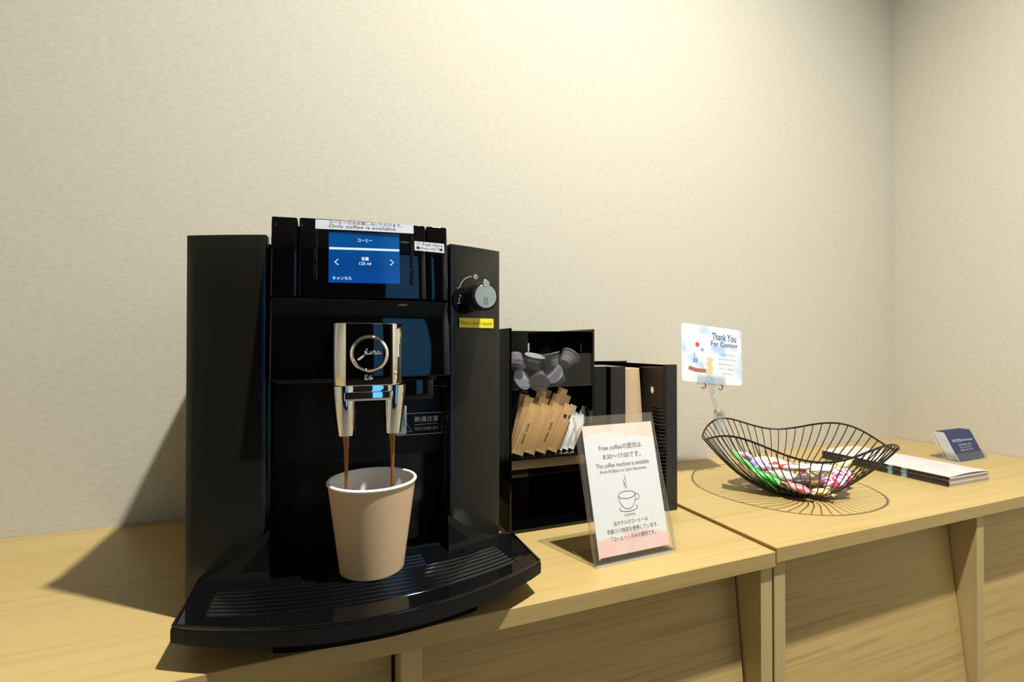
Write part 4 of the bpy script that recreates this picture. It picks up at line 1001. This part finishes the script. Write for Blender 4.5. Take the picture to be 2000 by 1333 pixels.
# ------------------------------------------------------------------ stack of folded brochures
bo = Vector((-0.3665, -0.2850, H2)); sr = Vector((1, 0.0, 0)); su = Vector((0.02, 1, 0)).normalized()
NB = 8; th = 0.00178
ordn = ['bottom', 'second from the bottom', 'third from the bottom', 'fourth from the bottom', 'fourth from the top', 'third from the top', 'second from the top', 'top']
for i in range(NB):
    dx, dy = random.uniform(-.0008, .0008), random.uniform(-.0010, .0010)
    z0 = H2 + .0002 + i * (th + .00015)
    m_ = frame(Vector((bo.x + dx, bo.y + dy, z0)), sr, su)
    root = bpy.data.objects.new('folded_brochure', None); COL.objects.link(root); mm = m_.copy(); mm.translation.z += T; root.matrix_world = mm
    tag(root, 'folded brochure with dark spine, %s of the stack beside the basket' % ordn[i] if i < NB - 1 else 'topmost folded brochure with pale cover, slightly open, on the stack beside the basket', 'brochure', 'folded brochures in the stack')
    Wb, Lb = 0.1080, 0.2040
    op = 0.0035 if i == NB - 1 else 0.0
    bm = BM(); box(bm, .0004, Wb, .0002, Lb, 0, th * .42); child('lower_leaf', bm, M['inside'], root)
    bm = BM(); nn = 10
    vs = []
    for k_ in range(nn + 1):
        u = k_ / nn; zz = th * .56 + op * math.sin(PI * u) * 0 + op * u ** 1.2 * (1 - u) * 3.2
        vs.append([bm.verts.new((.0004 + (Wb - .0004) * u, yy, zz + dz)) for yy, dz in ((.0, 0), (Lb, 0), (Lb, th * .44), (.0, th * .44))])
    for a, c in zip(vs, vs[1:]):
        for k_ in range(4): bm.faces.new([a[k_], a[(k_ + 1) % 4], c[(k_ + 1) % 4], c[k_]])
    bm.faces.new(vs[0]); bm.faces.new(vs[-1][::-1]); bmesh.ops.recalc_face_normals(bm, faces=bm.faces)
    child('upper_leaf', bm, M['cover'], root)
    bm = BM(); box(bm, -.0002, .0004, 0, Lb, 0, th); child('spine', bm, M['fold'], root)
    bm = BM()
    for a, b_ in ((.058, .066), (.080, .087)): box(bm, -.0005, -.0001, a, b_, .0001, th - .0001)
    child('spine_band', bm, M['foldblue'], root)
    if i == NB - 1:
        bm = BM()
        for k_ in range(5): line(bm, [(.030 + .010 * k_, .012 + .006 * k_), (.034 + .010 * k_, .035 + .004 * k_), (.031 + .010 * k_, .062)], .0010, (0, 0, th + .0032), X_, UY, h=.0002)
        child('cover_print', bm, M['lightpen'], root)

# ------------------------------------------------------------------ business cards in a clear holder
HO = Vector((-0.1640, -0.2030, H2)); HR = Vector((1, 0.02, 0)).normalized(); HB = Vector((-0.02, 1, 0)).normalized()
CUu = (HB * 0.42 + Vector((0, 0, 0.91))).normalized()
hd = thing('card_holder', 'small clear acrylic card holder near the right wall holding business cards', 'card holder', (HO.x + .046, HO.y + .02, H2))
O1 = HO - HR * .002
bm = slab2(O1 + Vector((0, 0, .0022)), HR, HB, .0950, .0400, .0020); obj('holder_base', bm, [M['acrylic'], M['acrylic_edge']], hd)
bm = slab2(O1 + Vector((0, 0, .0022)), HR, CUu, .0950, .0150, .0016); obj('front_lip', bm, [M['clip'], M['acrylic_edge']], hd)
bm = slab2(O1 + HB * .0215 + Vector((0, 0, .0024)), HR, CUu, .0950, .0480, .0016); obj('holder_back', bm, [M['acrylic'], M['acrylic_edge']], hd)
for off in (0, .0935):
    bm = BM(); prism(bm, [(0, 0.0024), (.0350, .0024), (.0360, .0180), (.0085, .0160)], O1 + HR * (off + .0015), HB, Z_, .0015); obj('holder_side', bm, [M['clip']], hd)
CN = HR.cross(CUu)
for i in range(14):
    oc = HO + HR * .0010 + HB * (.0029 + .00125 * i) + Vector((0, 0, .0030)) + CUu * random.uniform(0, .0006)
    bm = prism(BM(), [(0, 0), (.0885, 0), (.0885, .0550), (0, .0550)], (0, 0, 0), X_, UY, .0009)
    bm.faces.ensure_lookup_table()
    for f in bm.faces:
        if f.calc_area() < 0.001: f.material_index = 1
    o = item('business_card', bm, [M['navy'], M['cardwhite']], frame(oc, HR, CUu))
    tag(o, 'frontmost navy business card with white print in the clear holder' if i == 0 else 'navy business card behind the front one in the clear holder', 'business card', 'business cards in the clear holder')
    if i == 0:
        for body, fit, x, y in (('KYOTO', (.0290, .0058), .0270, .0370), ('Information', (.0360, .0036), .0620, .0370), ('ご宿泊のお客様へのご案内', (.0440, .0026), .0450, .0285),
                                ('詳しくはスタッフまで', (.0380, .0026), .0450, .0235), ('お問い合わせください', (.0430, .0026), .0450, .0185)):
            bm = text_bm(body, fit); put(bm, (x, y, 0), X_, UY, .00015); child('printed_text', bm, M['print'], o)
